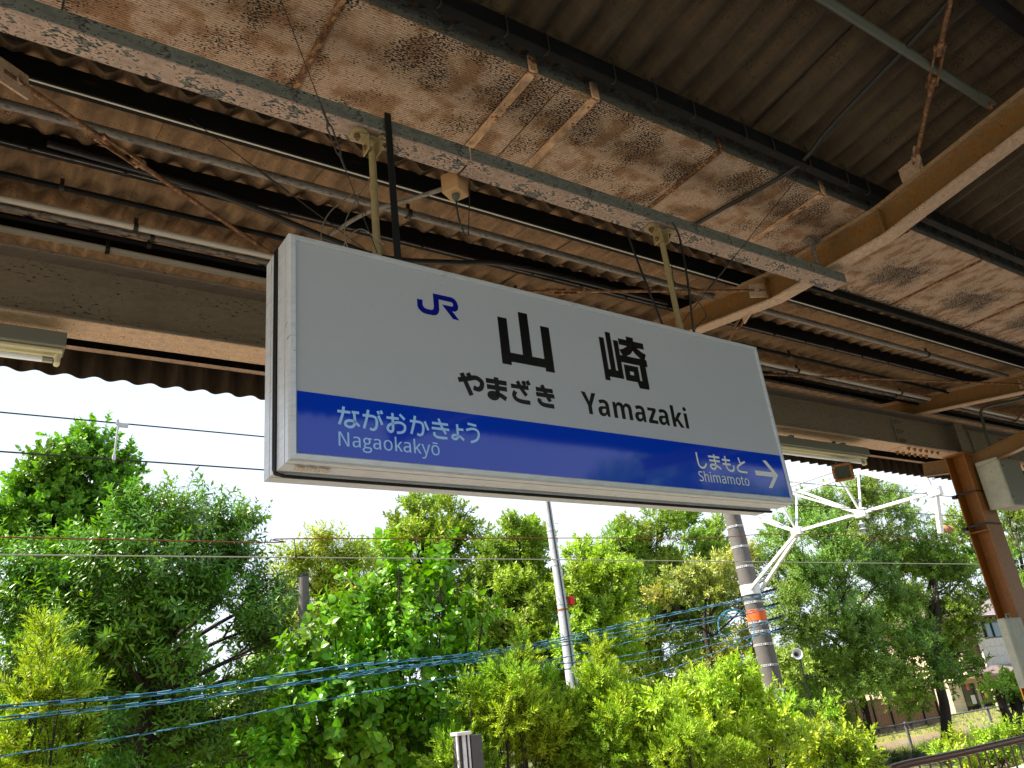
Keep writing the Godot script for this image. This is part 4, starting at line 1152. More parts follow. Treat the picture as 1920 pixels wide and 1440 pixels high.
func build_vegetation() -> void:
	tree("tall_tree", "tall round-leaved green tree at the far left with pointed top touching the overhead wire", "round", Vector3(2.71, -1.20, -21.00), [[2.1,8.27,-20.58,0.7],[1.7,7.59,-20.37,0.74],[2.63,7.85,-20.83,0.78],[1.44,6.98,-20.45,0.91],[2.9,7.0,-20.31,0.75],[2.26,6.8,-20.84,1.25],[1.42,6.27,-21.67,1.12],[3.09,6.25,-21.48,1.04],[0.86,6.83,-21.42,0.62],[2.02,5.44,-20.56,1.08],[2.19,4.24,-21.06,1.08],[3.66,4.24,-20.64,0.98],[4.73,2.99,-20.48,0.74],[1.65,2.9,-20.37,1.0],[6.1,2.3,-20.54,0.76],[3.87,2.22,-21.68,1.11],[7.19,2.89,-21.53,0.68],[2.78,1.78,-21.49,1.06],[5.39,1.48,-21.48,1.01]], "trees beyond the railway line")
	tree("cherry_tree", "dark drooping-leaved tree with forked black trunk on the left before the tall tree", "cherry", Vector3(3.04, -1.20, -16.50), [[2.55,5.31,-15.76,0.68],[3.35,5.39,-16.04,0.76],[4.16,5.86,-16.8,0.55],[4.94,5.95,-17.06,0.34],[4.7,5.61,-17.35,0.45],[4.23,5.17,-17.41,0.83],[2.6,4.59,-15.51,0.9],[1.74,4.73,-16.75,0.83],[0.95,4.77,-16.91,0.77],[1.13,3.87,-16.51,0.74],[1.85,3.82,-15.73,0.82],[2.99,4.03,-16.44,0.74],[3.52,4.2,-15.51,0.58],[4.83,4.64,-17.54,0.73],[5.46,4.38,-17.38,0.51],[5.01,3.74,-16.61,0.53],[5.24,3.45,-16.02,0.41],[1.45,3.16,-17.48,0.67],[2.29,3.21,-16.67,0.57],[1.93,2.48,-17.42,0.67],[5.24,2.99,-17.34,0.54],[2.84,2.44,-16.52,0.57],[3.88,2.19,-16.29,0.48],[4.77,2.09,-16.74,0.56],[3.64,1.65,-16.33,0.57],[2.26,1.79,-15.69,0.52],[3.14,3.18,-16.03,0.43],[2.85,2.76,-17.25,0.5],[3.45,3.0,-15.4,0.33],[2.25,3.33,-15.41,0.45]], "trees beyond the railway line")
	tree("pale_tree", "pale yellow-green loose tree behind the short concrete pole", "willow", Vector3(10.30, -1.20, -24.00), [[9.44,6.99,-24.2,0.64],[8.54,6.22,-23.65,0.72],[10.07,6.3,-24.06,0.71],[10.76,6.61,-23.95,0.55],[7.93,5.38,-23.75,0.71],[9.46,5.53,-24.8,0.84],[10.34,5.29,-23.51,0.74],[9.76,4.42,-23.86,0.81],[8.16,4.29,-23.52,0.69],[10.96,4.25,-24.21,0.75],[8.51,2.97,-23.64,0.91],[10.18,2.71,-23.77,0.95],[7.83,3.82,-24.4,0.7]], "trees beyond the railway line")
	tree("broad_tree", "broad domed tree with bare dark limbs under the middle of the sign", "camphor", Vector3(15.78, -1.20, -30.00), [[16.12,9.88,-29.71,0.96],[17.65,9.91,-30.09,0.89],[15.41,9.16,-30.65,0.96],[16.1,8.65,-29.36,1.22],[17.73,8.55,-29.3,1.03],[13.87,8.01,-29.57,0.75],[15.33,7.65,-30.42,1.11],[17.49,7.6,-30.18,1.37],[18.45,7.48,-29.58,0.8],[16.11,6.21,-29.73,1.2],[17.99,6.13,-29.48,1.01],[14.3,6.28,-29.93,0.85]], "trees beyond the railway line")
	tree("dense_tree", "dense dark-bellied round tree just left of the lamp post", "camphor_dense", Vector3(18.02, -1.20, -27.00), [[18.65,7.99,-26.27,0.86],[18.26,7.68,-27.32,0.83],[20.48,7.54,-27.63,1.02],[19.38,7.11,-27.73,1.22],[17.73,6.2,-27.38,1.17],[20.63,6.22,-27.74,1.12],[17.99,5.18,-26.23,1.44],[16.61,4.51,-26.66,1.2],[20.34,4.29,-27.75,1.31],[18.45,3.53,-27.44,1.46],[16.15,3.42,-26.86,0.99],[21.68,2.54,-27.71,1.32],[16.65,1.92,-27.19,1.18]], "trees beyond the railway line")
	tree("bright_tree", "slim bright yellow-green tree just right of the lamp post", "lime", Vector3(18.98, -1.20, -24.00), [[20.63,6.89,-24.51,0.8],[19.01,5.91,-23.67,0.69],[20.71,5.97,-23.51,0.85],[19.74,5.36,-23.91,0.9],[20.54,4.87,-23.42,0.84],[19.57,4.19,-23.81,0.94],[21.41,3.65,-24.74,0.87],[18.75,3.47,-23.73,0.69]], "trees beyond the railway line")
	tree("hilltop_tree", "tallest lumpy mid-green tree behind the blue cables, left of the big concrete pole", "camphor", Vector3(30.13, -1.20, -33.00), [[32.62,10.86,-32.22,1.03],[30.67,10.06,-32.27,0.94],[29.58,9.64,-32.47,0.81],[36.02,10.96,-33.45,1.09],[37.68,10.36,-32.78,0.97],[32.46,9.29,-32.66,1.5],[35.03,8.95,-32.36,1.54],[30.88,8.61,-33.77,1.34],[37.78,8.77,-32.88,1.28],[32.7,7.48,-32.53,1.78],[29.92,6.62,-32.29,1.55],[34.8,6.83,-32.29,1.5],[29.29,4.76,-32.47,1.8],[33.21,5.0,-33.28,2.07],[35.07,4.23,-32.44,1.77],[30.15,2.86,-32.27,2.19],[34.27,2.38,-32.99,1.75]], "trees beyond the railway line")
	tree("olive_tree", "grey-olive tree with spreading branch just left of the big concrete pole", "olive", Vector3(21.21, -1.20, -20.00), [[21.78,5.22,-19.6,0.78],[21.49,5.07,-20.8,0.65],[19.13,4.59,-19.4,0.35],[23.89,5.49,-20.05,0.83],[22.88,4.52,-20.44,0.69],[23.75,4.4,-19.85,0.58],[24.24,2.65,-20.78,0.78],[21.8,2.17,-19.96,0.65],[20.3,1.91,-19.59,0.48]], "trees beyond the railway line")
	tree("locust_tree", "large feathery locust tree with twin dark stems right of the big concrete pole", "locust", Vector3(26.15, -1.20, -18.00), [[26.23,7.41,-17.79,0.95],[22.88,6.02,-16.89,0.75],[28.9,8.07,-17.81,1.05],[25.44,6.01,-17.4,1.14],[24.95,5.08,-18.93,0.97],[30.78,6.64,-18.79,1.31],[32.32,7.61,-18.0,1.11],[24.66,4.42,-16.88,1.27],[28.0,4.48,-17.41,1.17],[22.9,3.33,-17.38,0.96],[24.89,2.9,-17.3,1.26],[27.84,2.97,-17.36,1.15],[25.43,1.83,-18.89,1.03],[25.23,1.5,-17.14,0.97],[21.38,1.9,-16.92,0.59],[33.35,5.61,-19.03,1.02],[24.81,0.61,-18.16,0.71],[30.05,0.98,-19.18,0.73]], "trees beyond the railway line")
	tree("shade_tree", "dark shady tree with thick forked trunk behind the wire fence at right", "shade", Vector3(28.90, -1.20, -17.00), [[31.04,5.36,-16.81,1.03],[36.26,7.01,-17.8,1.05],[32.74,4.41,-17.31,1.27],[36.36,5.33,-17.58,0.73],[30.31,3.28,-17.49,1.21],[31.69,2.96,-16.99,1.02],[28.04,1.91,-16.19,1.01],[26.5,1.34,-16.42,0.8],[32.59,1.84,-17.75,0.75],[33.68,1.18,-17.8,0.5],[28.76,0.6,-17.85,0.57],[33.94,3.66,-16.67,0.47]], "trees beyond the railway line")
	tree("edge_tree", "thin tree with sparse sprays of leaves at the right edge behind the brown post", "shade", Vector3(52.39, -1.20, -24.00), [[56.59,9.35,-24.25,1.04],[55.14,7.15,-24.48,0.87],[54.86,5.12,-24.23,1.32],[59.42,8.96,-24.5,1.78],[55.16,2.86,-24.04,1.62],[56.13,10.22,-24.25,0.62]], "trees beyond the railway line")
	tree("mulberry_bush", "large-leaved bright green mulberry bush with upright shoots under the sign", "mulberry", Vector3(6.49, -1.10, -14.00), [[8.12,4.61,-14.19,0.15],[7.8,4.18,-13.77,0.19],[8.0,3.88,-14.42,0.23],[7.5,4.21,-14.46,0.23],[6.82,4.38,-13.57,0.16],[7.42,3.75,-14.47,0.36],[6.74,3.91,-14.46,0.29],[6.12,3.73,-14.17,0.2],[5.5,3.29,-13.54,0.28],[6.52,3.27,-14.4,0.42],[7.0,3.06,-13.63,0.44],[8.28,3.31,-14.47,0.34],[8.6,3.36,-14.17,0.19],[8.54,3.32,-13.56,0.1],[5.06,2.8,-13.67,0.27],[5.87,2.63,-14.14,0.42],[6.65,2.48,-14.07,0.48],[7.61,2.43,-14.25,0.5],[8.38,2.69,-14.43,0.32],[5.03,2.14,-13.72,0.35],[5.68,1.91,-13.5,0.46],[6.99,1.75,-14.42,0.51],[7.27,1.67,-13.51,0.42],[5.54,1.38,-14.38,0.47],[6.08,1.21,-13.62,0.49],[7.43,1.07,-14.31,0.47],[4.96,2.44,-14.28,0.22],[5.03,1.6,-14.38,0.31],[4.7,1.31,-14.05,0.35],[5.55,1.8,-14.38,0.41],[6.24,1.7,-13.7,0.46],[7.81,1.21,-14.17,0.35],[8.12,1.8,-13.83,0.26]], "shrubs growing beside the track")
	tree("feathery_shrub", "yellow-green feathery shrub rising alone in the bottom left corner", "feather", Vector3(1.18, -1.10, -12.70), [[1.14,3.28,-13.01,0.11],[1.11,3.02,-12.92,0.17],[1.2,2.75,-12.68,0.21],[1.5,2.6,-12.72,0.13],[0.99,2.51,-12.32,0.23],[1.3,2.33,-12.33,0.22],[1.68,2.49,-12.78,0.09],[0.94,2.1,-12.69,0.29],[1.38,1.94,-12.99,0.28],[1.69,1.96,-12.79,0.16],[0.85,1.73,-12.41,0.27],[1.28,1.62,-12.59,0.27]], "shrubs growing beside the track")
	tree("feathery_shrub", "yellow feathery shrub left of the foot of the lamp post, beside the white box", "feather", Vector3(8.36, -1.10, -12.80), [[9.13,2.79,-13.07,0.12],[8.8,2.49,-12.82,0.2],[8.18,2.12,-12.31,0.3],[9.25,2.02,-13.14,0.32],[8.23,1.92,-13.13,0.27],[8.34,1.68,-12.39,0.41],[7.74,1.59,-12.84,0.31],[9.27,1.48,-12.68,0.39],[8.29,1.2,-13.09,0.45],[8.86,1.04,-12.61,0.45],[7.49,2.02,-12.53,0.15],[7.74,0.92,-12.79,0.41],[9.76,0.69,-13.27,0.46],[7.01,1.08,-12.4,0.29],[8.02,1.63,-12.41,0.36],[9.23,1.28,-12.92,0.43]], "shrubs growing beside the track")
	tree("feathery_shrub", "pointed yellow feathery shrub in front of the foot of the lamp post", "feather", Vector3(9.85, -1.10, -12.40), [[10.76,2.55,-12.79,0.12],[10.35,2.21,-12.41,0.2],[10.19,1.88,-12.33,0.3],[11.07,1.81,-12.76,0.19],[10.2,1.49,-12.68,0.42],[10.34,1.3,-11.97,0.41],[9.88,1.02,-12.78,0.39],[10.05,0.89,-12.1,0.46],[10.96,0.8,-12.2,0.39],[10.07,0.55,-12.74,0.49],[10.73,0.47,-12.32,0.45],[9.82,1.39,-12.7,0.35],[11.03,1.06,-12.07,0.4],[9.53,0.8,-12.77,0.38]], "shrubs growing beside the track")
	tree("leafy_shrub", "yellow-green leafy shrub around the foot of the big concrete pole", "lime_near", Vector3(12.44, -1.10, -11.90), [[12.27,1.71,-11.58,0.25],[13.14,1.65,-11.55,0.32],[11.92,1.62,-11.89,0.21],[13.92,1.4,-11.74,0.24],[12.83,1.26,-11.94,0.42],[14.12,1.01,-12.3,0.44],[11.87,1.16,-12.11,0.33],[13.6,0.72,-11.41,0.33],[12.84,0.62,-11.71,0.46],[14.87,0.97,-11.94,0.18],[12.03,0.76,-11.89,0.36],[14.1,0.15,-12.12,0.39],[14.77,0.47,-11.88,0.29],[10.81,1.32,-11.48,0.29],[12.14,1.02,-11.65,0.44],[13.97,0.27,-12.25,0.48]], "shrubs growing beside the track")
	tree("low_shrub", "rounded bright yellow shrub lowest in the frame, left of the big concrete pole", "feather", Vector3(10.52, -1.10, -11.00), [[10.74,0.9,-10.91,0.27],[11.49,0.53,-11.16,0.34],[10.53,0.64,-11.29,0.33],[12.02,0.29,-11.08,0.25],[10.87,0.43,-11.11,0.37]], "shrubs growing beside the track")
	tree("low_shrub", "low ragged green shrub between the big concrete pole and the wire fence", "lime_near", Vector3(16.39, -1.10, -12.60), [[16.47,0.26,-12.69,0.34],[17.29,0.17,-12.45,0.34],[16.11,-0.02,-12.93,0.33],[18.13,-0.21,-12.57,0.27],[17.2,-0.2,-12.93,0.42],[17.45,-0.35,-12.44,0.31],[17.38,0.8,-12.89,0.15]], "shrubs growing beside the track")
	tree("low_shrub", "light green shrub behind the brown handrail at the lower right", "lime_near", Vector3(19.99, -1.10, -11.50), [[20.54,-0.29,-11.73,0.21],[21.57,-0.24,-11.59,0.24],[19.21,-0.41,-11.45,0.17],[22.04,-0.19,-11.21,0.24],[21.02,-0.68,-11.72,0.28],[21.64,-0.7,-11.39,0.31]], "shrubs growing beside the track")
	tree("dark_shrub", "small dark shrub against the brown post at the right edge of the lawn", "camphor_dense", Vector3(31.77, -1.20, -16.00), [[32.69,0.52,-16.1,0.39],[31.03,0.47,-15.78,0.26],[32.3,0.16,-15.75,0.38]], "shrubs growing beside the track")
	# a wood far behind everything, seen as one mass through the gaps
	var far := []
	rng.seed = 21
	for i in 34:
		var q := Vector3(-26 + 3.4 * i + rng.randf() * 1.5, -1.0 + rng.randf() * 1.2, -47 - 10.0 * rng.randf())
		far.append([q.x, q.y + 1.2, q.z, 2.6 + rng.randf() * 1.2])
	var wood := tree("far_wood", "dark low wood closing the view far behind the trees", "camphor_dense", Vector3(30, -1.25, -50), far, "")
	wood.set_meta("kind", "stuff")
	# trees on the other side of the station, whose dark crowns the glossy sign mirrors
	for t in [[18.0, 16.0, 6.2, "left of the three trees behind the platform, mirrored in the sign"], [25.5, 17.0, 7.0, "tallest of the three trees behind the platform, mirrored in the sign"], [33.5, 17.0, 6.0, "right of the three trees behind the platform, mirrored in the sign"]]:
		var h: float = t[2]
		tree("rear_tree", t[3], "camphor_dense", Vector3(t[0], -1.2, t[1]), [[t[0], h + 2.0, t[1], 2.6], [t[0] - 2.4, h, t[1], 2.4], [t[0] + 2.4, h + 0.4, t[1], 2.5], [t[0] + 0.5, h - 2.0, t[1] - 1.0, 2.6], [t[0] - 2.2, h - 3.0, t[1], 2.2], [t[0] + 2.6, h - 2.8, t[1], 2.2]], "trees behind the platform")

# ---------------------------------------------------------------- the railway and what lies beyond
func structure(called: String, st: SurfaceTool, m: Material) -> void:
	var o := mi(called, st, m, self)
	o.set_meta("kind", "structure")

func build_ground() -> void:
	var st := new_st()
	quad(st, Vector3(-400, -1.25, 400), Vector3(400, -1.25, 400), Vector3(400, -1.25, -400), Vector3(-400, -1.25, -400), Vector3.UP)
	structure("ground", st, M.meadow)
	st = new_st()
	box(st, Vector3(8, -0.62, 0.0), Vector3(90, 1.24, 14.6), 0.03)
	structure("platform", st, M.paving)
	st = new_st()
	box(st, Vector3(8, -1.10, -9.9), Vector3(90, 0.28, 4.9), 0.05)
	structure("track_bed", st, M.ballast)
	st = new_st()
	box(st, Vector3(8, -1.10, 10.2), Vector3(90, 0.28, 5.4), 0.05)
	structure("track_bed", st, M.ballast)
	st = new_st()
	quad(st, Vector3(24, -1.246, -20.6), Vector3(75, -1.246, -20.6), Vector3(75, -1.246, -28.6), Vector3(24, -1.246, -28.6), Vector3.UP)
	structure("lawn", st, M.lawn)
	st = new_st()
	quad(st, Vector3(24, -1.242, -19.6), Vector3(80, -1.242, -19.6), Vector3(80, -1.242, -23.2), Vector3(24, -1.242, -22.4), Vector3.UP)
	structure("path", st, M.soil)
	st = new_st()
	box(st, Vector3(36, -1.20, -17.9), Vector3(26, 0.14, 0.35), 0.01)
	structure("kerb", st, M.concrete)
	# grass along the fence
	var gs := new_st()
	rng.seed = 9
	for i in 24:
		var a := rng.randf() * TAU
		var b := Vector3(cos(a), 0, sin(a)) * rng.randf() * 0.12
		var t := b + Vector3(rng.randfn() * 0.06, 0.16 + rng.randf() * 0.22, rng.randfn() * 0.06)
		var s := Vector3(cos(a + 1.6), 0, sin(a + 1.6)) * 0.007
		var g := 0.8 + 0.4 * rng.randf()
		gs.set_color(Color(0.20 * g, 0.26 * g, 0.05 * g))
		tri(gs, b - s, b + s, t, Vector3.UP, Vector3.UP, Vector3.UP)
	var mm := MultiMesh.new()
	mm.transform_format = MultiMesh.TRANSFORM_3D
	mm.mesh = gs.commit()
	mm.instance_count = 2600
	for i in 2600:
		var far := i > 1500
		var p := Vector3(rng.randf_range(24, 44), -1.25, rng.randf_range(-19.4, -17.6)) if not far else Vector3(rng.randf_range(26, 66), -1.25, rng.randf_range(-28.4, -22.8))
		mm.set_instance_transform(i, Transform3D(Basis(Vector3.UP, rng.randf() * TAU) * rng.randf_range(0.5, 1.2 if not far else 0.6), p))
	var g := MultiMeshInstance3D.new()
	g.name = "grass"
	g.multimesh = mm
	g.material_override = M.grass
	tag(g, "yellowish green grass growing along the wire fence and on the lawn", "grass", "", "stuff")
	add_child(g)

func overhead_line(label: String, my: Array, cy: Array, z: float, drops: Array, mm: Material, cm: Material, bracket: bool, r: float) -> void:
	var o := thing("overhead_line", label, "overhead line", Vector3.ZERO, "overhead lines of the railway")
	var st := new_st()
	var a := []
	for p in my: a.append(Vector3(p[0], p[1], z))
	tube(st, spline(a, 8), r, 5)
	mi("messenger_wire", st, mm, o)
	st = new_st()
	a = []
	for p in cy: a.append(Vector3(p[0], p[1], z))
	tube(st, spline(a, 8), r * 1.1, 5)
	mi("contact_wire", st, cm, o)
	for d in drops:
		st = new_st()
		if bracket:
			tube(st, [Vector3(d[0], d[1], z), Vector3(d[0] - 0.015, d[2], z)], 0.011, 6)
			box(st, Vector3(d[0] + 0.05, d[1] - 0.02, z), Vector3(0.10, 0.05, 0.03), 0.005)
			box(st, Vector3(d[0] - 0.01, d[1] + 0.01, z), Vector3(0.03, 0.06, 0.03), 0.005)
			box(st, Vector3(d[0] - 0.015, d[2] + 0.02, z), Vector3(0.035, 0.06, 0.03), 0.005)
		else:
			tube(st, [Vector3(d[0] - 0.02, d[1], z), Vector3(d[0], d[2], z)], 0.006, 4)
			if d[0] > 6: tube(st, [Vector3(d[0] - 0.06, d[1], z), Vector3(d[0], d[2], z)], 0.005, 4)
			box(st, Vector3(d[0], d[2] + 0.015, z), Vector3(0.03, 0.05, 0.02), 0.004)
		mi("dropper", st, M.wire if not bracket else M.galv, o)

func build_railway() -> void:
	overhead_line("upper pair of dark overhead wires joined by one short pale dropper", [[-30, 4.99], [0, 4.97], [5, 4.975], [17.5, 5.05], [40, 5.0]], [[-30, 4.56], [0, 4.556], [8, 4.56], [17.5, 4.60], [40, 4.56]], -9.0, [[1.25, 4.97, 4.557]], M.wire, M.wire, true, 0.0085)
	overhead_line("far pair of overhead wires, rusty above and pale below, crossing the trees", [[-30, 4.3], [0.37, 4.12], [3.9, 4.18], [9.1, 4.31], [11.9, 4.36], [17.5, 4.55], [40, 4.3]], [[-30, 3.92], [0, 3.915], [9, 3.925], [17.5, 3.92], [40, 3.92]], -10.8, [[3.86, 4.175, 3.917], [8.95, 4.31, 3.92]], M.wire_rust, M.wire_copper, false, 0.0085)
	# concrete pole with portal beam
	var px := 17.5
	var pz := -14.4
	var o := thing("concrete_pole", "thick tapering concrete pole with steel bands, an orange band and a number plate", "pole", Vector3(px, -1.25, pz))
	var st := new_st()
	tube(st, [Vector3(0.16, 0, 0), Vector3(0, 4.5, 0), Vector3(-0.14, 8.2, 0)], [0.275, 0.24, 0.207], 28)
	mi("shaft", st, M.concrete, o)
	var rad := func(y: float) -> float: return lerpf(0.275, 0.24, y / 4.5) if y < 4.5 else lerpf(0.24, 0.207, (y - 4.5) / 3.7)
	var cx := func(y: float) -> float: return lerpf(0.16, 0.0, y / 4.5) if y < 4.5 else lerpf(0.0, -0.14, (y - 4.5) / 3.7)
	for y in [5.63, 5.08, 4.55, 3.62, 3.12, 2.88, 2.56, 2.05, 1.46, 0.6]:
		st = new_st()
		var c := Vector3(cx.call(y + 1.25), y + 1.25, 0)
		var r: float = rad.call(y + 1.25)
		for k in [-0.02, 0.02]: lathe(st, c + Vector3(0, k, 0), Vector3.UP, [Vector2(r, -0.006), Vector2(r + 0.008, -0.006), Vector2(r + 0.008, 0.006), Vector2(r, 0.006)], 28)
		for k in 26:
			var an := TAU * k / 26.0
			box(st, c + Vector3(cos(an), 0, sin(an)) * (r + 0.004), Vector3(0.006, 0.034, 0.022), 0.0, Basis(Vector3.UP, -an))
		box(st, c + Vector3(-r * 0.55, 0, r * 0.87), Vector3(0.10, 0.05, 0.03), 0.004)
		mi("band", st, M.galv, o)
	st = new_st()
	lathe(st, Vector3(cx.call(4.55), 4.55, 0), Vector3.UP, [Vector2(rad.call(4.4) + 0.002, -0.14), Vector2(rad.call(4.4) + 0.012, -0.14), Vector2(rad.call(4.7) + 0.012, 0.14), Vector2(rad.call(4.7) + 0.002, 0.14)], 28)
	mi("orange_band", st, M.orange, o)
	st = new_st()
	lathe(st, Vector3(cx.call(5.2), 5.2, 0), Vector3.UP, [Vector2(rad.call(5.2), -0.13), Vector2(rad.call(5.2) + 0.02, -0.13), Vector2(rad.call(5.2) + 0.02, 0.13), Vector2(rad.call(5.2), 0.13)], 28)
	mi("clamp", st, M.white_paint, o)
	for y in [3.84, 3.47, 3.13, 2.84]:
		st = new_st()
		bar(st, Vector3(0.16, y + 1.25, 0.20), Vector3(0.74, y + 1.34, 0.24), 0.055, 0.055, 0.006)
		for k in 3: lathe(st, Vector3(0.30 + 0.16 * k, y + 1.28 + 0.025 * k, 0.25), Vector3.BACK, [Vector2(0.035, 0), Vector2(0.04, 0.03), Vector2(0.024, 0.05), Vector2(0, 0.05)], 8)
		mi("cable_arm", st, M.frame_dark, o)
	st = new_st()
	var pb := Basis(Vector3.UP, -0.95)
	box(st, Vector3(-0.13, 2.60, 0.265), Vector3(0.28, 0.26, 0.012), 0.004, Basis(Vector3.UP, -0.42))
	var plate := mi("number_plate", st, M.poster_white, o)
	for d in [["1", -0.05], ["7", 0.05]]:
		var tm := TextMesh.new()
		var f := SystemFont.new()
		f.font_names = PackedStringArray(["Droid Sans"])
		f.font_weight = 700
		tm.font = f; tm.text = d[0]; tm.font_size = 48; tm.pixel_size = 0.0042; tm.depth = 0.0
		mesh_at("numeral", tm, M.ink, plate, Transform3D(Basis(Vector3.UP, -0.42), Vector3(-0.13, 2.60, 0.265) + Basis(Vector3.UP, -0.42) * Vector3(d[1], 0, 0.008)))
	st = new_st()
	box(st, Vector3(0.38, 1.35, 0.05), Vector3(0.18, 0.55, 0.20), 0.02)
	mi("meter_case", st, M.frame_dark, o)
	# white lattice portal beam over the tracks
	o = thing("portal_beam", "white lattice steel beam reaching from the concrete pole over the tracks", "beam", Vector3(px, 0, 0))
	var bz := [-12.57, -10.72, -8.87]
	var by := 5.08
	var ty := 6.12
	var chord := [Vector3(0, by, -12.57), Vector3(0, by, -8.6)]
	for k in 2:
		st = new_st()
		bar(st, Vector3(0, by, bz[k]), Vector3(0, by, bz[k + 1]), 0.072, 0.072, 0.007)
		mi("bottom_chord", st, M.white_paint, o)
	for s in [-0.45, 0.45]:
		st = new_st()
		bar(st, Vector3(s, ty, -14.3), Vector3(s, ty, -8.6), 0.072, 0.072, 0.007)
		mi("top_chord", st, M.white_paint, o)
		for k in 3:
			st = new_st()
			bar(st, Vector3(0, by, bz[k]), Vector3(s, ty, bz[k] - 0.05), 0.045, 0.045, 0.004)
			mi("lattice_bar", st, M.white_paint, o)
			st = new_st()
			bar(st, Vector3(0.0 + s * 0.1, by + 0.02, bz[k] - 0.06), Vector3(s, ty, bz[k] - 1.75), 0.06, 0.05, 0.004)
			mi("lattice_bar", st, M.white_paint, o)
		st = new_st()
		bar(st, Vector3(s * 0.5, 3.95, -14.22), Vector3(s * 0.12, by - 0.06, bz[0] - 0.02), 0.075, 0.075, 0.006)
		mi("brace", st, M.white_paint, o)
	for k in 3:
		st = new_st()
		bar(st, Vector3(-0.45, ty, bz[k]), Vector3(0.45, ty, bz[k]), 0.06, 0.06, 0.006)
		box(st, Vector3(0, by, bz[k]), Vector3(0.15, 0.20, 0.28), 0.01)
		mi("gusset", st, M.white_paint, o)
	st = new_st()
	bar(st, Vector3(0, by - 0.05, -8.87), Vector3(0.05, 4.2, -9.05), 0.10, 0.10, 0.01)
	bar(st, Vector3(0, by - 0.05, -9.45), Vector3(0.03, 4.62, -8.98), 0.06, 0.06, 0.006)
	mi("drop_arm", st, M.white_paint, o)
	for q in [[Vector3(0.0, 4.92, -10.78), Vector3(0, -1, 0), M.insulator], [Vector3(0.10, 4.30, -9.05), Vector3(1, 0.03, 0), M.insulator_brown]]:
		st = new_st()
		var pr := []
		for k in 6 if q[2] == M.insulator_brown else 2:
			var y := 0.06 + 0.12 * k if q[2] == M.insulator else 0.08 + 0.055 * k
			pr += [Vector2(0.035, y), Vector2(0.11 if q[2] == M.insulator else 0.085, y + 0.035), Vector2(0.05, y + 0.045)]
		pr = [Vector2(0.02, 0.0)] + pr + [Vector2(0.03, pr[-1].y + 0.02), Vector2(0.03, pr[-1].y + 0.09), Vector2(0, pr[-1].y + 0.09)]
		lathe(st, q[0], q[1], pr, 14)
		mi("insulator", st, q[2], o)
	# spiral-wrapped telephone cables
	var cables := [
		["topmost blue cable, from the left edge to the pole's top arm", [[0.21, 2.34, -11.83], [2.61, 2.39, -12.17], [5.2, 2.59, -12.52], [7.75, 2.68, -12.85], [10.16, 2.90, -13.14], [13.21, 3.28, -13.5], [16.64, 3.66, -13.88], [17.84, 3.82, -14.01]], 0.0],
		["blue cable lying just under the topmost one of the bundle all along", [[0.21, 2.31, -11.80], [2.61, 2.36, -12.14], [5.2, 2.56, -12.50], [7.75, 2.65, -12.82], [10.16, 2.85, -13.1], [13.21, 3.24, -13.46], [16.64, 3.63, -13.84], [17.84, 3.80, -13.98]], 0.4],
		["blue cable of the lower left strand, ending at the second arm of the pole", [[0.23, 2.21, -11.83], [2.61, 2.28, -12.17], [5.19, 2.44, -12.52], [7.74, 2.61, -12.84], [10.14, 2.81, -13.14], [13.15, 3.07, -13.49], [16.51, 3.34, -13.86], [17.8, 3.46, -14.0]], 0.8],
		["dark blue cable under the lower left strand, ending at the second arm with it", [[0.23, 2.17, -11.80], [2.61, 2.245, -12.14], [5.19, 2.41, -12.5], [7.74, 2.57, -12.82], [10.14, 2.74, -13.1], [13.15, 2.98, -13.46], [16.51, 3.28, -13.83], [17.8, 3.43, -13.97]], 0.2],
		["blue cable dipping past the lamp post, rising to the pole's third arm", [[5.19, 2.47, -12.54], [6.39, 2.54, -12.67], [7.73, 2.56, -12.84], [9.24, 2.43, -13.03], [10.66, 2.42, -13.2], [13.01, 2.56, -13.47], [16.35, 2.92, -13.85], [17.85, 3.12, -14.01]], 0.6],
		["blue cable that dips lowest past the lamp post and rises to the fourth arm", [[5.19, 2.43, -12.54], [6.39, 2.51, -12.67], [7.73, 2.53, -12.84], [9.22, 2.34, -13.03], [10.64, 2.30, -13.2], [12.97, 2.41, -13.47], [16.28, 2.73, -13.84], [17.84, 2.85, -14.01]], 0.1],
		["lone blue cable running lowest at the left edge", [[0.29, 1.78, -11.84], [2.63, 1.91, -12.17], [5.18, 2.14, -12.52], [7.59, 2.32, -12.83], [10.09, 2.52, -13.13], [13.1, 2.88, -13.48], [16.49, 3.27, -13.86], [17.78, 3.43, -14.0]], 0.5],
		["blue cable leaving the feathery shrub tops and climbing alone to the lowest arm", [[7.43, 1.89, -12.81], [9.15, 1.87, -13.02], [11.18, 1.94, -13.26], [12.88, 2.10, -13.46], [14.89, 2.41, -13.69], [16.27, 2.69, -13.84], [17.83, 2.83, -14.01]], 0.3],
	]
	for cb in cables:
		var t := thing("blue_cable", cb[0], "cable", Vector3.ZERO, "blue cables between the poles")
		var a := []
		for p in cb[1]: a.append(Vector3(p[0], p[1], p[2]))
		if a[0].x < 1.0: a.push_front(a[0] - Vector3(4, 0.15, -0.5))
		var line: Array = spline(a, 40)
		var s1 := []
		var s2 := []
		for i in line.size():
			var an: float = TAU * (line[i].x / 0.55 + cb[2])
			var off := Vector3(0, sin(an), cos(an)) * 0.0075
			s1.append(line[i] + off)
			s2.append(line[i] - off)
		st = new_st()
		tube(st, s1, 0.0068, 5)
		mi("blue_strand", st, M.blue_cable, t)
		st = new_st()
		tube(st, s2, 0.0062, 5)
		mi("dark_strand", st, M.cable, t)
		st = new_st()
		for i in range(0, line.size() - 3, 7): tube(st, [s2[i] + Vector3(0, 0.006, 0.006), s2[i + 3] + Vector3(0, 0.005, 0.005)], 0.0072, 5)
		mi("pale_wrap", st, M.pale_cable, t).set_meta("kind", "stuff")
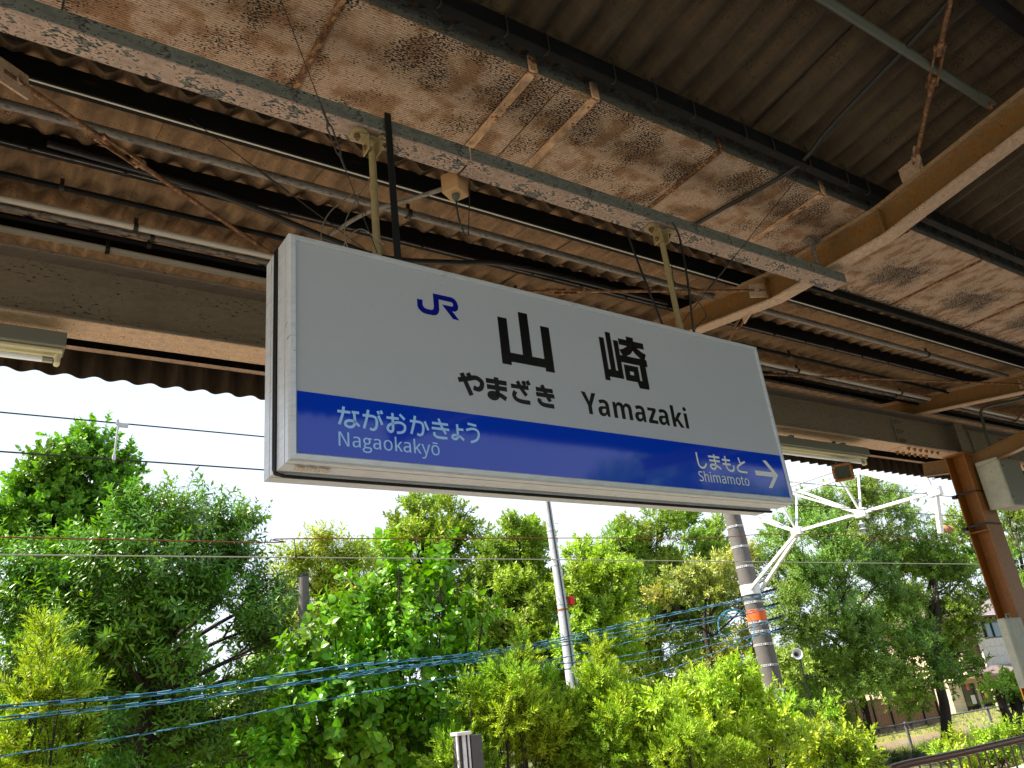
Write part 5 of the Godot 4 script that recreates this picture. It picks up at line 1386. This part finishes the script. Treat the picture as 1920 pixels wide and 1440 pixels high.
	var coil := thing("cable_coil", "loop of spare blue cable hanging just left of the concrete pole", "cable")
	st = new_st()
	var lp := []
	for i in 25:
		var an := TAU * i / 20.0 + 1.2
		lp.append(Vector3(15.95 + cos(an) * 0.62, 2.95 + sin(an) * 0.45, -13.85 + 0.03 * i / 8.0))
	tube(st, lp, 0.010, 6)
	mi("cable", st, M.blue_cable, coil)
	# lamp post
	o = thing("lamp_post", "slim pale steel lamp post with dark cable and small red box", "lamp post", Vector3(17.05, -1.25, -22))
	st = new_st()
	tube(st, [Vector3(0, 0, 0), Vector3(0, 6.2, 0), Vector3(-0.16, 12.5, 0)], [0.235, 0.168, 0.10], 18)
	mi("shaft", st, M.galv, o)
	for y in [1.9, 3.4, 4.9, 6.1, 7.4, 8.6]:
		st = new_st()
		var r := lerpf(0.235, 0.168, minf(y / 6.2, 1.0)) if y < 6.2 else lerpf(0.168, 0.10, (y - 6.2) / 6.3)
		lathe(st, Vector3(-0.08 * maxf(y - 6.2, 0) / 3.1, y, 0), Vector3.UP, [Vector2(r, -0.03), Vector2(r + 0.012, -0.03), Vector2(r + 0.012, 0.03), Vector2(r, 0.03)], 18)
		for s in [-1, 1]: tube(st, [Vector3(s * r, y + 0.25, 0.02), Vector3(s * (r + 0.14), y + 0.25, 0.02)], 0.012, 5)
		mi("band", st, M.galv, o)
	st = new_st()
	tube(st, [Vector3(-0.05, 1.6, 0.225), Vector3(-0.04, 6.2, 0.178), Vector3(-0.19, 12.4, 0.115)], 0.028, 6)
	mi("cable", st, M.frame_dark, o)
	st = new_st()
	box(st, Vector3(0.33, 6.18, 0.10), Vector3(0.18, 0.28, 0.18), 0.02)
	mi("red_box", st, M.red, o)
	st = new_st()
	box(st, Vector3(0.26, 6.00, 0.06), Vector3(0.30, 0.03, 0.06))
	lathe(st, Vector3(0, 5.90, 0), Vector3.UP, [Vector2(0.172, -0.03), Vector2(0.184, -0.03), Vector2(0.184, 0.03), Vector2(0.172, 0.03)], 18)
	mi("bracket", st, M.rust_post, o)
	# short pole
	o = thing("short_pole", "short bare concrete pole standing among the leaves left of the mulberry bush", "pole", Vector3(5.37, -1.25, -14.6))
	st = new_st()
	tube(st, [Vector3(0, 0, 0), Vector3(0, 5.63, 0)], [0.13, 0.092], 18)
	mi("shaft", st, M.concrete, o)
	st = new_st()
	tube(st, [Vector3(0, 5.62, 0), Vector3(0, 5.67, 0)], 0.097, 18)
	mi("cap", st, M.frame_dark, o)
	for y in [4.66, 4.30]:
		st = new_st()
		lathe(st, Vector3(0, y, 0), Vector3.UP, [Vector2(0.105, -0.035), Vector2(0.125, -0.035), Vector2(0.125, 0.035), Vector2(0.105, 0.035)], 18)
		box(st, Vector3(-0.05, y, 0.13), Vector3(0.07, 0.08, 0.03), 0.01)
		tube(st, [Vector3(0.10, y + 0.03, 0.04), Vector3(0.30, y - 0.03, 0.06)], 0.016, 6)
		mi("strap", st, M.galv, o)
	st = new_st()
	for k in 5: tube(st, [Vector3(-0.16 - 0.06 * k, 4.62 - 0.03 * k, 0.0), Vector3(-0.16 - 0.06 * k, 4.36 - 0.03 * k, 0.0)], 0.008, 5)
	tube(st, [Vector3(-0.08, 4.60, 0.0), Vector3(-0.42, 4.42, 0.0)], 0.012, 5)
	tube(st, [Vector3(-0.08, 4.40, 0.0), Vector3(-0.42, 4.22, 0.0)], 0.012, 5)
	mi("step_bracket", st, M.galv, o)
	# horn loudspeaker
	o = thing("horn_speaker", "white horn loudspeaker on a thin pole just right of the concrete pole", "loudspeaker", Vector3(19.55, -1.25, -15.0))
	st = new_st()
	tube(st, [Vector3(0.1, 0, 0), Vector3(0.08, 3.5, 0)], 0.022, 8)
	mi("pole", st, M.frame_dark, o)
	st = new_st()
	lathe(st, Vector3(0.05, 3.52, -0.12), Vector3(-0.5, 0.1, 0.86).normalized(), [Vector2(0.02, -0.10), Vector2(0.06, -0.10), Vector2(0.06, 0.03), Vector2(0.04, 0.04), Vector2(0.08, 0.14), Vector2(0.155, 0.22), Vector2(0.14, 0.22), Vector2(0.07, 0.14), Vector2(0.03, 0.05)], 18)
	mi("horn", st, M.white_paint, o)
	st = new_st()
	lathe(st, Vector3(0.05, 3.52, -0.12), Vector3(-0.5, 0.1, 0.86).normalized(), [Vector2(0.045, 0.06), Vector2(0.045, 0.17), Vector2(0, 0.185)], 12)
	mi("driver", st, M.frame_dark, o)
	# white slatted cabinet between the bushes
	o = thing("relay_cabinet", "white slatted metal cabinet at the bottom between the mulberry and a feathery shrub", "cabinet", Vector3(6.98, -1.25, -12.0))
	o.scale = Vector3(0.66, 1.0, 0.66)
	st = new_st()
	for x in [-0.21, -0.03, 0.10]: box(st, Vector3(x, 2.25, 0.10), Vector3(0.045 if x != -0.03 else 0.09, 0.78, 0.05), 0.006)
	box(st, Vector3(-0.05, 2.66, 0.02), Vector3(0.40, 0.05, 0.32), 0.006)
	box(st, Vector3(-0.05, 1.00, 0.02), Vector3(0.40, 1.75, 0.32), 0.01)
	mi("frame", st, M.white_paint, o)
	st = new_st()
	box(st, Vector3(-0.05, 2.25, -0.03), Vector3(0.34, 0.76, 0.16))
	mi("louvre", st, M.louvre, o)
	st = new_st()
	box(st, Vector3(0.30, 2.22, 0.04), Vector3(0.30, 0.80, 0.24), 0.008)
	mi("side_panel", st, M.louvre, o)
	# handrail on the platform
	o = thing("handrail", "brown metal handrail with thin uprights on the platform at the lower right corner", "handrail", Vector3(6.1, 0, -4.05))
	st = new_st()
	tube(st, spline([Vector3(-0.10, 0, 0), Vector3(-0.10, 0.72, 0), Vector3(-0.02, 0.88, 0), Vector3(0.14, 0.915, 0), Vector3(1.2, 0.905, 0), Vector3(5.0, 0.90, 0)], 6), 0.030, 12)
	mi("rail", st, M.rail_brown, o)
	st = new_st()
	tube(st, [Vector3(-0.10, 0.14, 0), Vector3(5.0, 0.14, 0)], 0.016, 8)
	mi("lower_rail", st, M.rail_brown, o)
	for k in 34:
		st = new_st()
		tube(st, [Vector3(0.06 + 0.145 * k, 0.14, 0), Vector3(0.06 + 0.145 * k, 0.89, 0)], 0.009, 6)
		mi("upright", st, M.rail_brown, o)

func build_park() -> void:
	# wire fence
	var o := thing("wire_fence", "grey chain-link fence with steel posts in front of the lawn at lower right", "fence", Vector3(0, -1.25, -18.5))
	var st := new_st()
	tube(st, [Vector3(23, 1.0, 0), Vector3(46, 1.0, 0)], 0.03, 6)
	mi("top_rail", st, M.fence_steel, o)
	for k in 8:
		st = new_st()
		tube(st, [Vector3(23.4 + 2.95 * k, 0, 0), Vector3(23.4 + 2.95 * k, 1.06, 0)], 0.055, 8)
		mi("post", st, M.fence_steel, o)
	st = new_st()
	for k in 330:
		var x := 22.0 + 0.075 * k
		for s in [-1.0, 1.0]: tube(st, [Vector3(x, 0.03, 0.004 * s), Vector3(x + s * 0.95, 0.98, 0.004 * s)], 0.0035, 3, false)
	mi("wire_mesh", st, M.fence_steel, o).set_meta("kind", "stuff")
	# plank fence
	o = thing("plank_fence", "brown plank fence with dark rails behind the locust tree stems", "fence", Vector3(0, -1.25, -25.5))
	rng.seed = 3
	for k in 36:
		st = new_st()
		box(st, Vector3(35.2 + 0.24 * k, 0.80 + rng.randf() * 0.04, 0), Vector3(0.215, 1.6, 0.03), 0.004)
		mi("plank", st, M.wood, o)
	for k in 7:
		st = new_st()
		box(st, Vector3(35.2 + 1.4 * k, 0.9, 0.06), Vector3(0.10, 1.8, 0.10), 0.006)
		mi("post", st, M.frame_dark, o)
	# building
	o = thing("two_storey_building", "two-storey cream building with a dark window and posters, behind the brown post at right", "building", Vector3(51.5, -1.6, -29))
	st = new_st()
	box(st, Vector3(10, 1.1, -3), Vector3(20, 2.2, 6))
	box(st, Vector3(12.2, 4.1, -3.6), Vector3(15.6, 3.4, 5.4))
	mi("wall", st, M.wall_cream, o)
	rng.seed = 6
	for r in 3:
		for c in 9:
			st = new_st()
			box(st, Vector3(5.65 + 0.9 * c, 2.98 + 0.62 * r, 0.0), Vector3(0.89, 0.61, 0.12), 0.006)
			mi("wall_panel", st, M.wall_tile, o)
	for c in [0, 4, 5]:
		st = new_st()
		box(st, Vector3(5.65 + 0.9 * c + (0.0 if c else 0.0), 5.05, -0.02), Vector3(0.89, 0.95, 0.10), 0.006)
		mi("wall_panel", st, M.wall_tile, o)
	for wx in [7.7, 11.6]:
		st = new_st()
		for k in [[0.0, 0.50, 2.5, 0.09], [0.0, -0.50, 2.5, 0.09], [-1.22, 0, 0.09, 1.0], [1.22, 0, 0.09, 1.0], [-0.2, 0, 0.10, 1.0]]: box(st, Vector3(wx + k[0], 4.98 + k[1], 0.0), Vector3(k[2], k[3], 0.14), 0.004)
		var w := mi("window", st, M.frame_dark, o)
		st = new_st()
		box(st, Vector3(wx, 4.98, -0.02), Vector3(2.4, 0.95, 0.02))
		mi("pane", st, M.glass_teal, w)
	st = new_st()
	box(st, Vector3(12.2, 5.86, -3.2), Vector3(17.2, 0.10, 7.4), 0.01)
	var rf := mi("roof", st, M.wood, o)
	st = new_st()
	quad(st, Vector3(3.6, 5.93, 0.55), Vector3(20.8, 5.93, 0.55), Vector3(20.8, 7.4, -3.4), Vector3(3.6, 7.4, -3.4), Vector3(0, 0.93, 0.36))
	quad(st, Vector3(3.6, 5.93, 0.55), Vector3(3.6, 5.93, -6.8), Vector3(3.6, 7.4, -3.4), Vector3(3.6, 7.4, -3.4), Vector3.LEFT)
	mi("roof_slope", st, M.roof_tin, rf)
	st = new_st()
	bar(st, Vector3(10.5, 2.72, 0.4), Vector3(10.5, 2.30, 1.9), 18.8, 0.07, 0.01)
	bar(st, Vector3(1.1, 2.26, 1.93), Vector3(19.9, 2.26, 1.93), 0.08, 0.12, 0.01)
	mi("lower_roof", st, M.roof_tin, o)
	st = new_st()
	box(st, Vector3(10.5, 2.20, 0.95), Vector3(18.6, 0.04, 1.8))
	mi("soffit", st, M.wood, o)
	for k in 5:
		st = new_st()
		box(st, Vector3(1.6 + 4.2 * k, 1.1, 1.75), Vector3(0.12, 2.2, 0.12), 0.01)
		mi("pillar", st, M.wall_cream, o)
	for d in [[6.4, 0.95, M.glass_dark], [2.2, 1.6, M.glass_dark], [4.2, 1.5, M.glass_dark], [8.2, 1.2, M.glass_dark]]:
		st = new_st()
		box(st, Vector3(d[0], 1.0, 0.02), Vector3(d[1], 1.75, 0.05), 0.01)
		mi("door", st, d[2], o)
	for q in [[3.9, 1.15, 0.35, 0.55, M.poster_yellow], [5.0, 1.2, 0.35, 0.55, M.poster_yellow], [5.2, 0.45, 0.5, 0.35, M.poster_pink], [2.3, 0.95, 0.5, 0.5, M.poster_white], [5.75, 0.95, 0.42, 0.4, M.poster_white], [2.0, 1.7, 0.3, 0.35, M.poster_pink]]:
		st = new_st()
		box(st, Vector3(q[0], q[1], 0.07), Vector3(q[2], q[3], 0.02))
		mi("poster", st, q[4], o)

# ---------------------------------------------------------------- scene
func _ready() -> void:
	var cam := Camera3D.new()
	cam.name = "camera"
	cam.keep_aspect = Camera3D.KEEP_HEIGHT
	cam.fov = 51.28
	cam.near = 0.05
	cam.far = 900.0
	add_child(cam)
	cam.transform = Transform3D(Basis(Vector3(0.8281, -0.1079, 0.5493), Vector3(-0.1265, 0.9184, 0.3742), Vector3(-0.5457, -0.3808, 0.7469)).orthonormalized(), Vector3(0, 1.6, 0))
	cam.current = true
	var env := Environment.new()
	env.background_mode = Environment.BG_SKY
	var sky := Sky.new()
	var sm := ProceduralSkyMaterial.new()
	sm.sky_top_color = Color(0.80, 0.88, 0.98)
	sm.sky_horizon_color = Color(0.94, 0.97, 1.0)
	sm.sky_curve = 0.25
	sm.sky_energy_multiplier = 1.0
	sm.ground_bottom_color = Color(0.45, 0.42, 0.38)
	sm.ground_horizon_color = Color(0.75, 0.76, 0.76)
	sky.sky_material = sm
	env.sky = sky
	env.tonemap_mode = Environment.TONE_MAPPER_LINEAR
	env.background_energy_multiplier = 0.48
	env.tonemap_exposure = 3.0
	env.sdfgi_enabled = true
	env.ssao_enabled = true
	env.ssil_enabled = true
	var we := WorldEnvironment.new()
	we.name = "world_environment"
	we.environment = env
	add_child(we)
	var sun := DirectionalLight3D.new()
	sun.name = "sun"
	sun.light_energy = 1.6
	sun.light_color = Color(1.0, 0.955, 0.88)
	sun.light_angular_distance = 0.5
	sun.shadow_enabled = true
	add_child(sun)
	sun.look_at_from_position(Vector3(-0.58, 0.76, -0.30) * 50.0, Vector3.ZERO)
	make_materials()
	build_ground()
	build_canopy()
	build_sign()
	build_fittings()
	build_railway()
	build_park()
	build_vegetation()
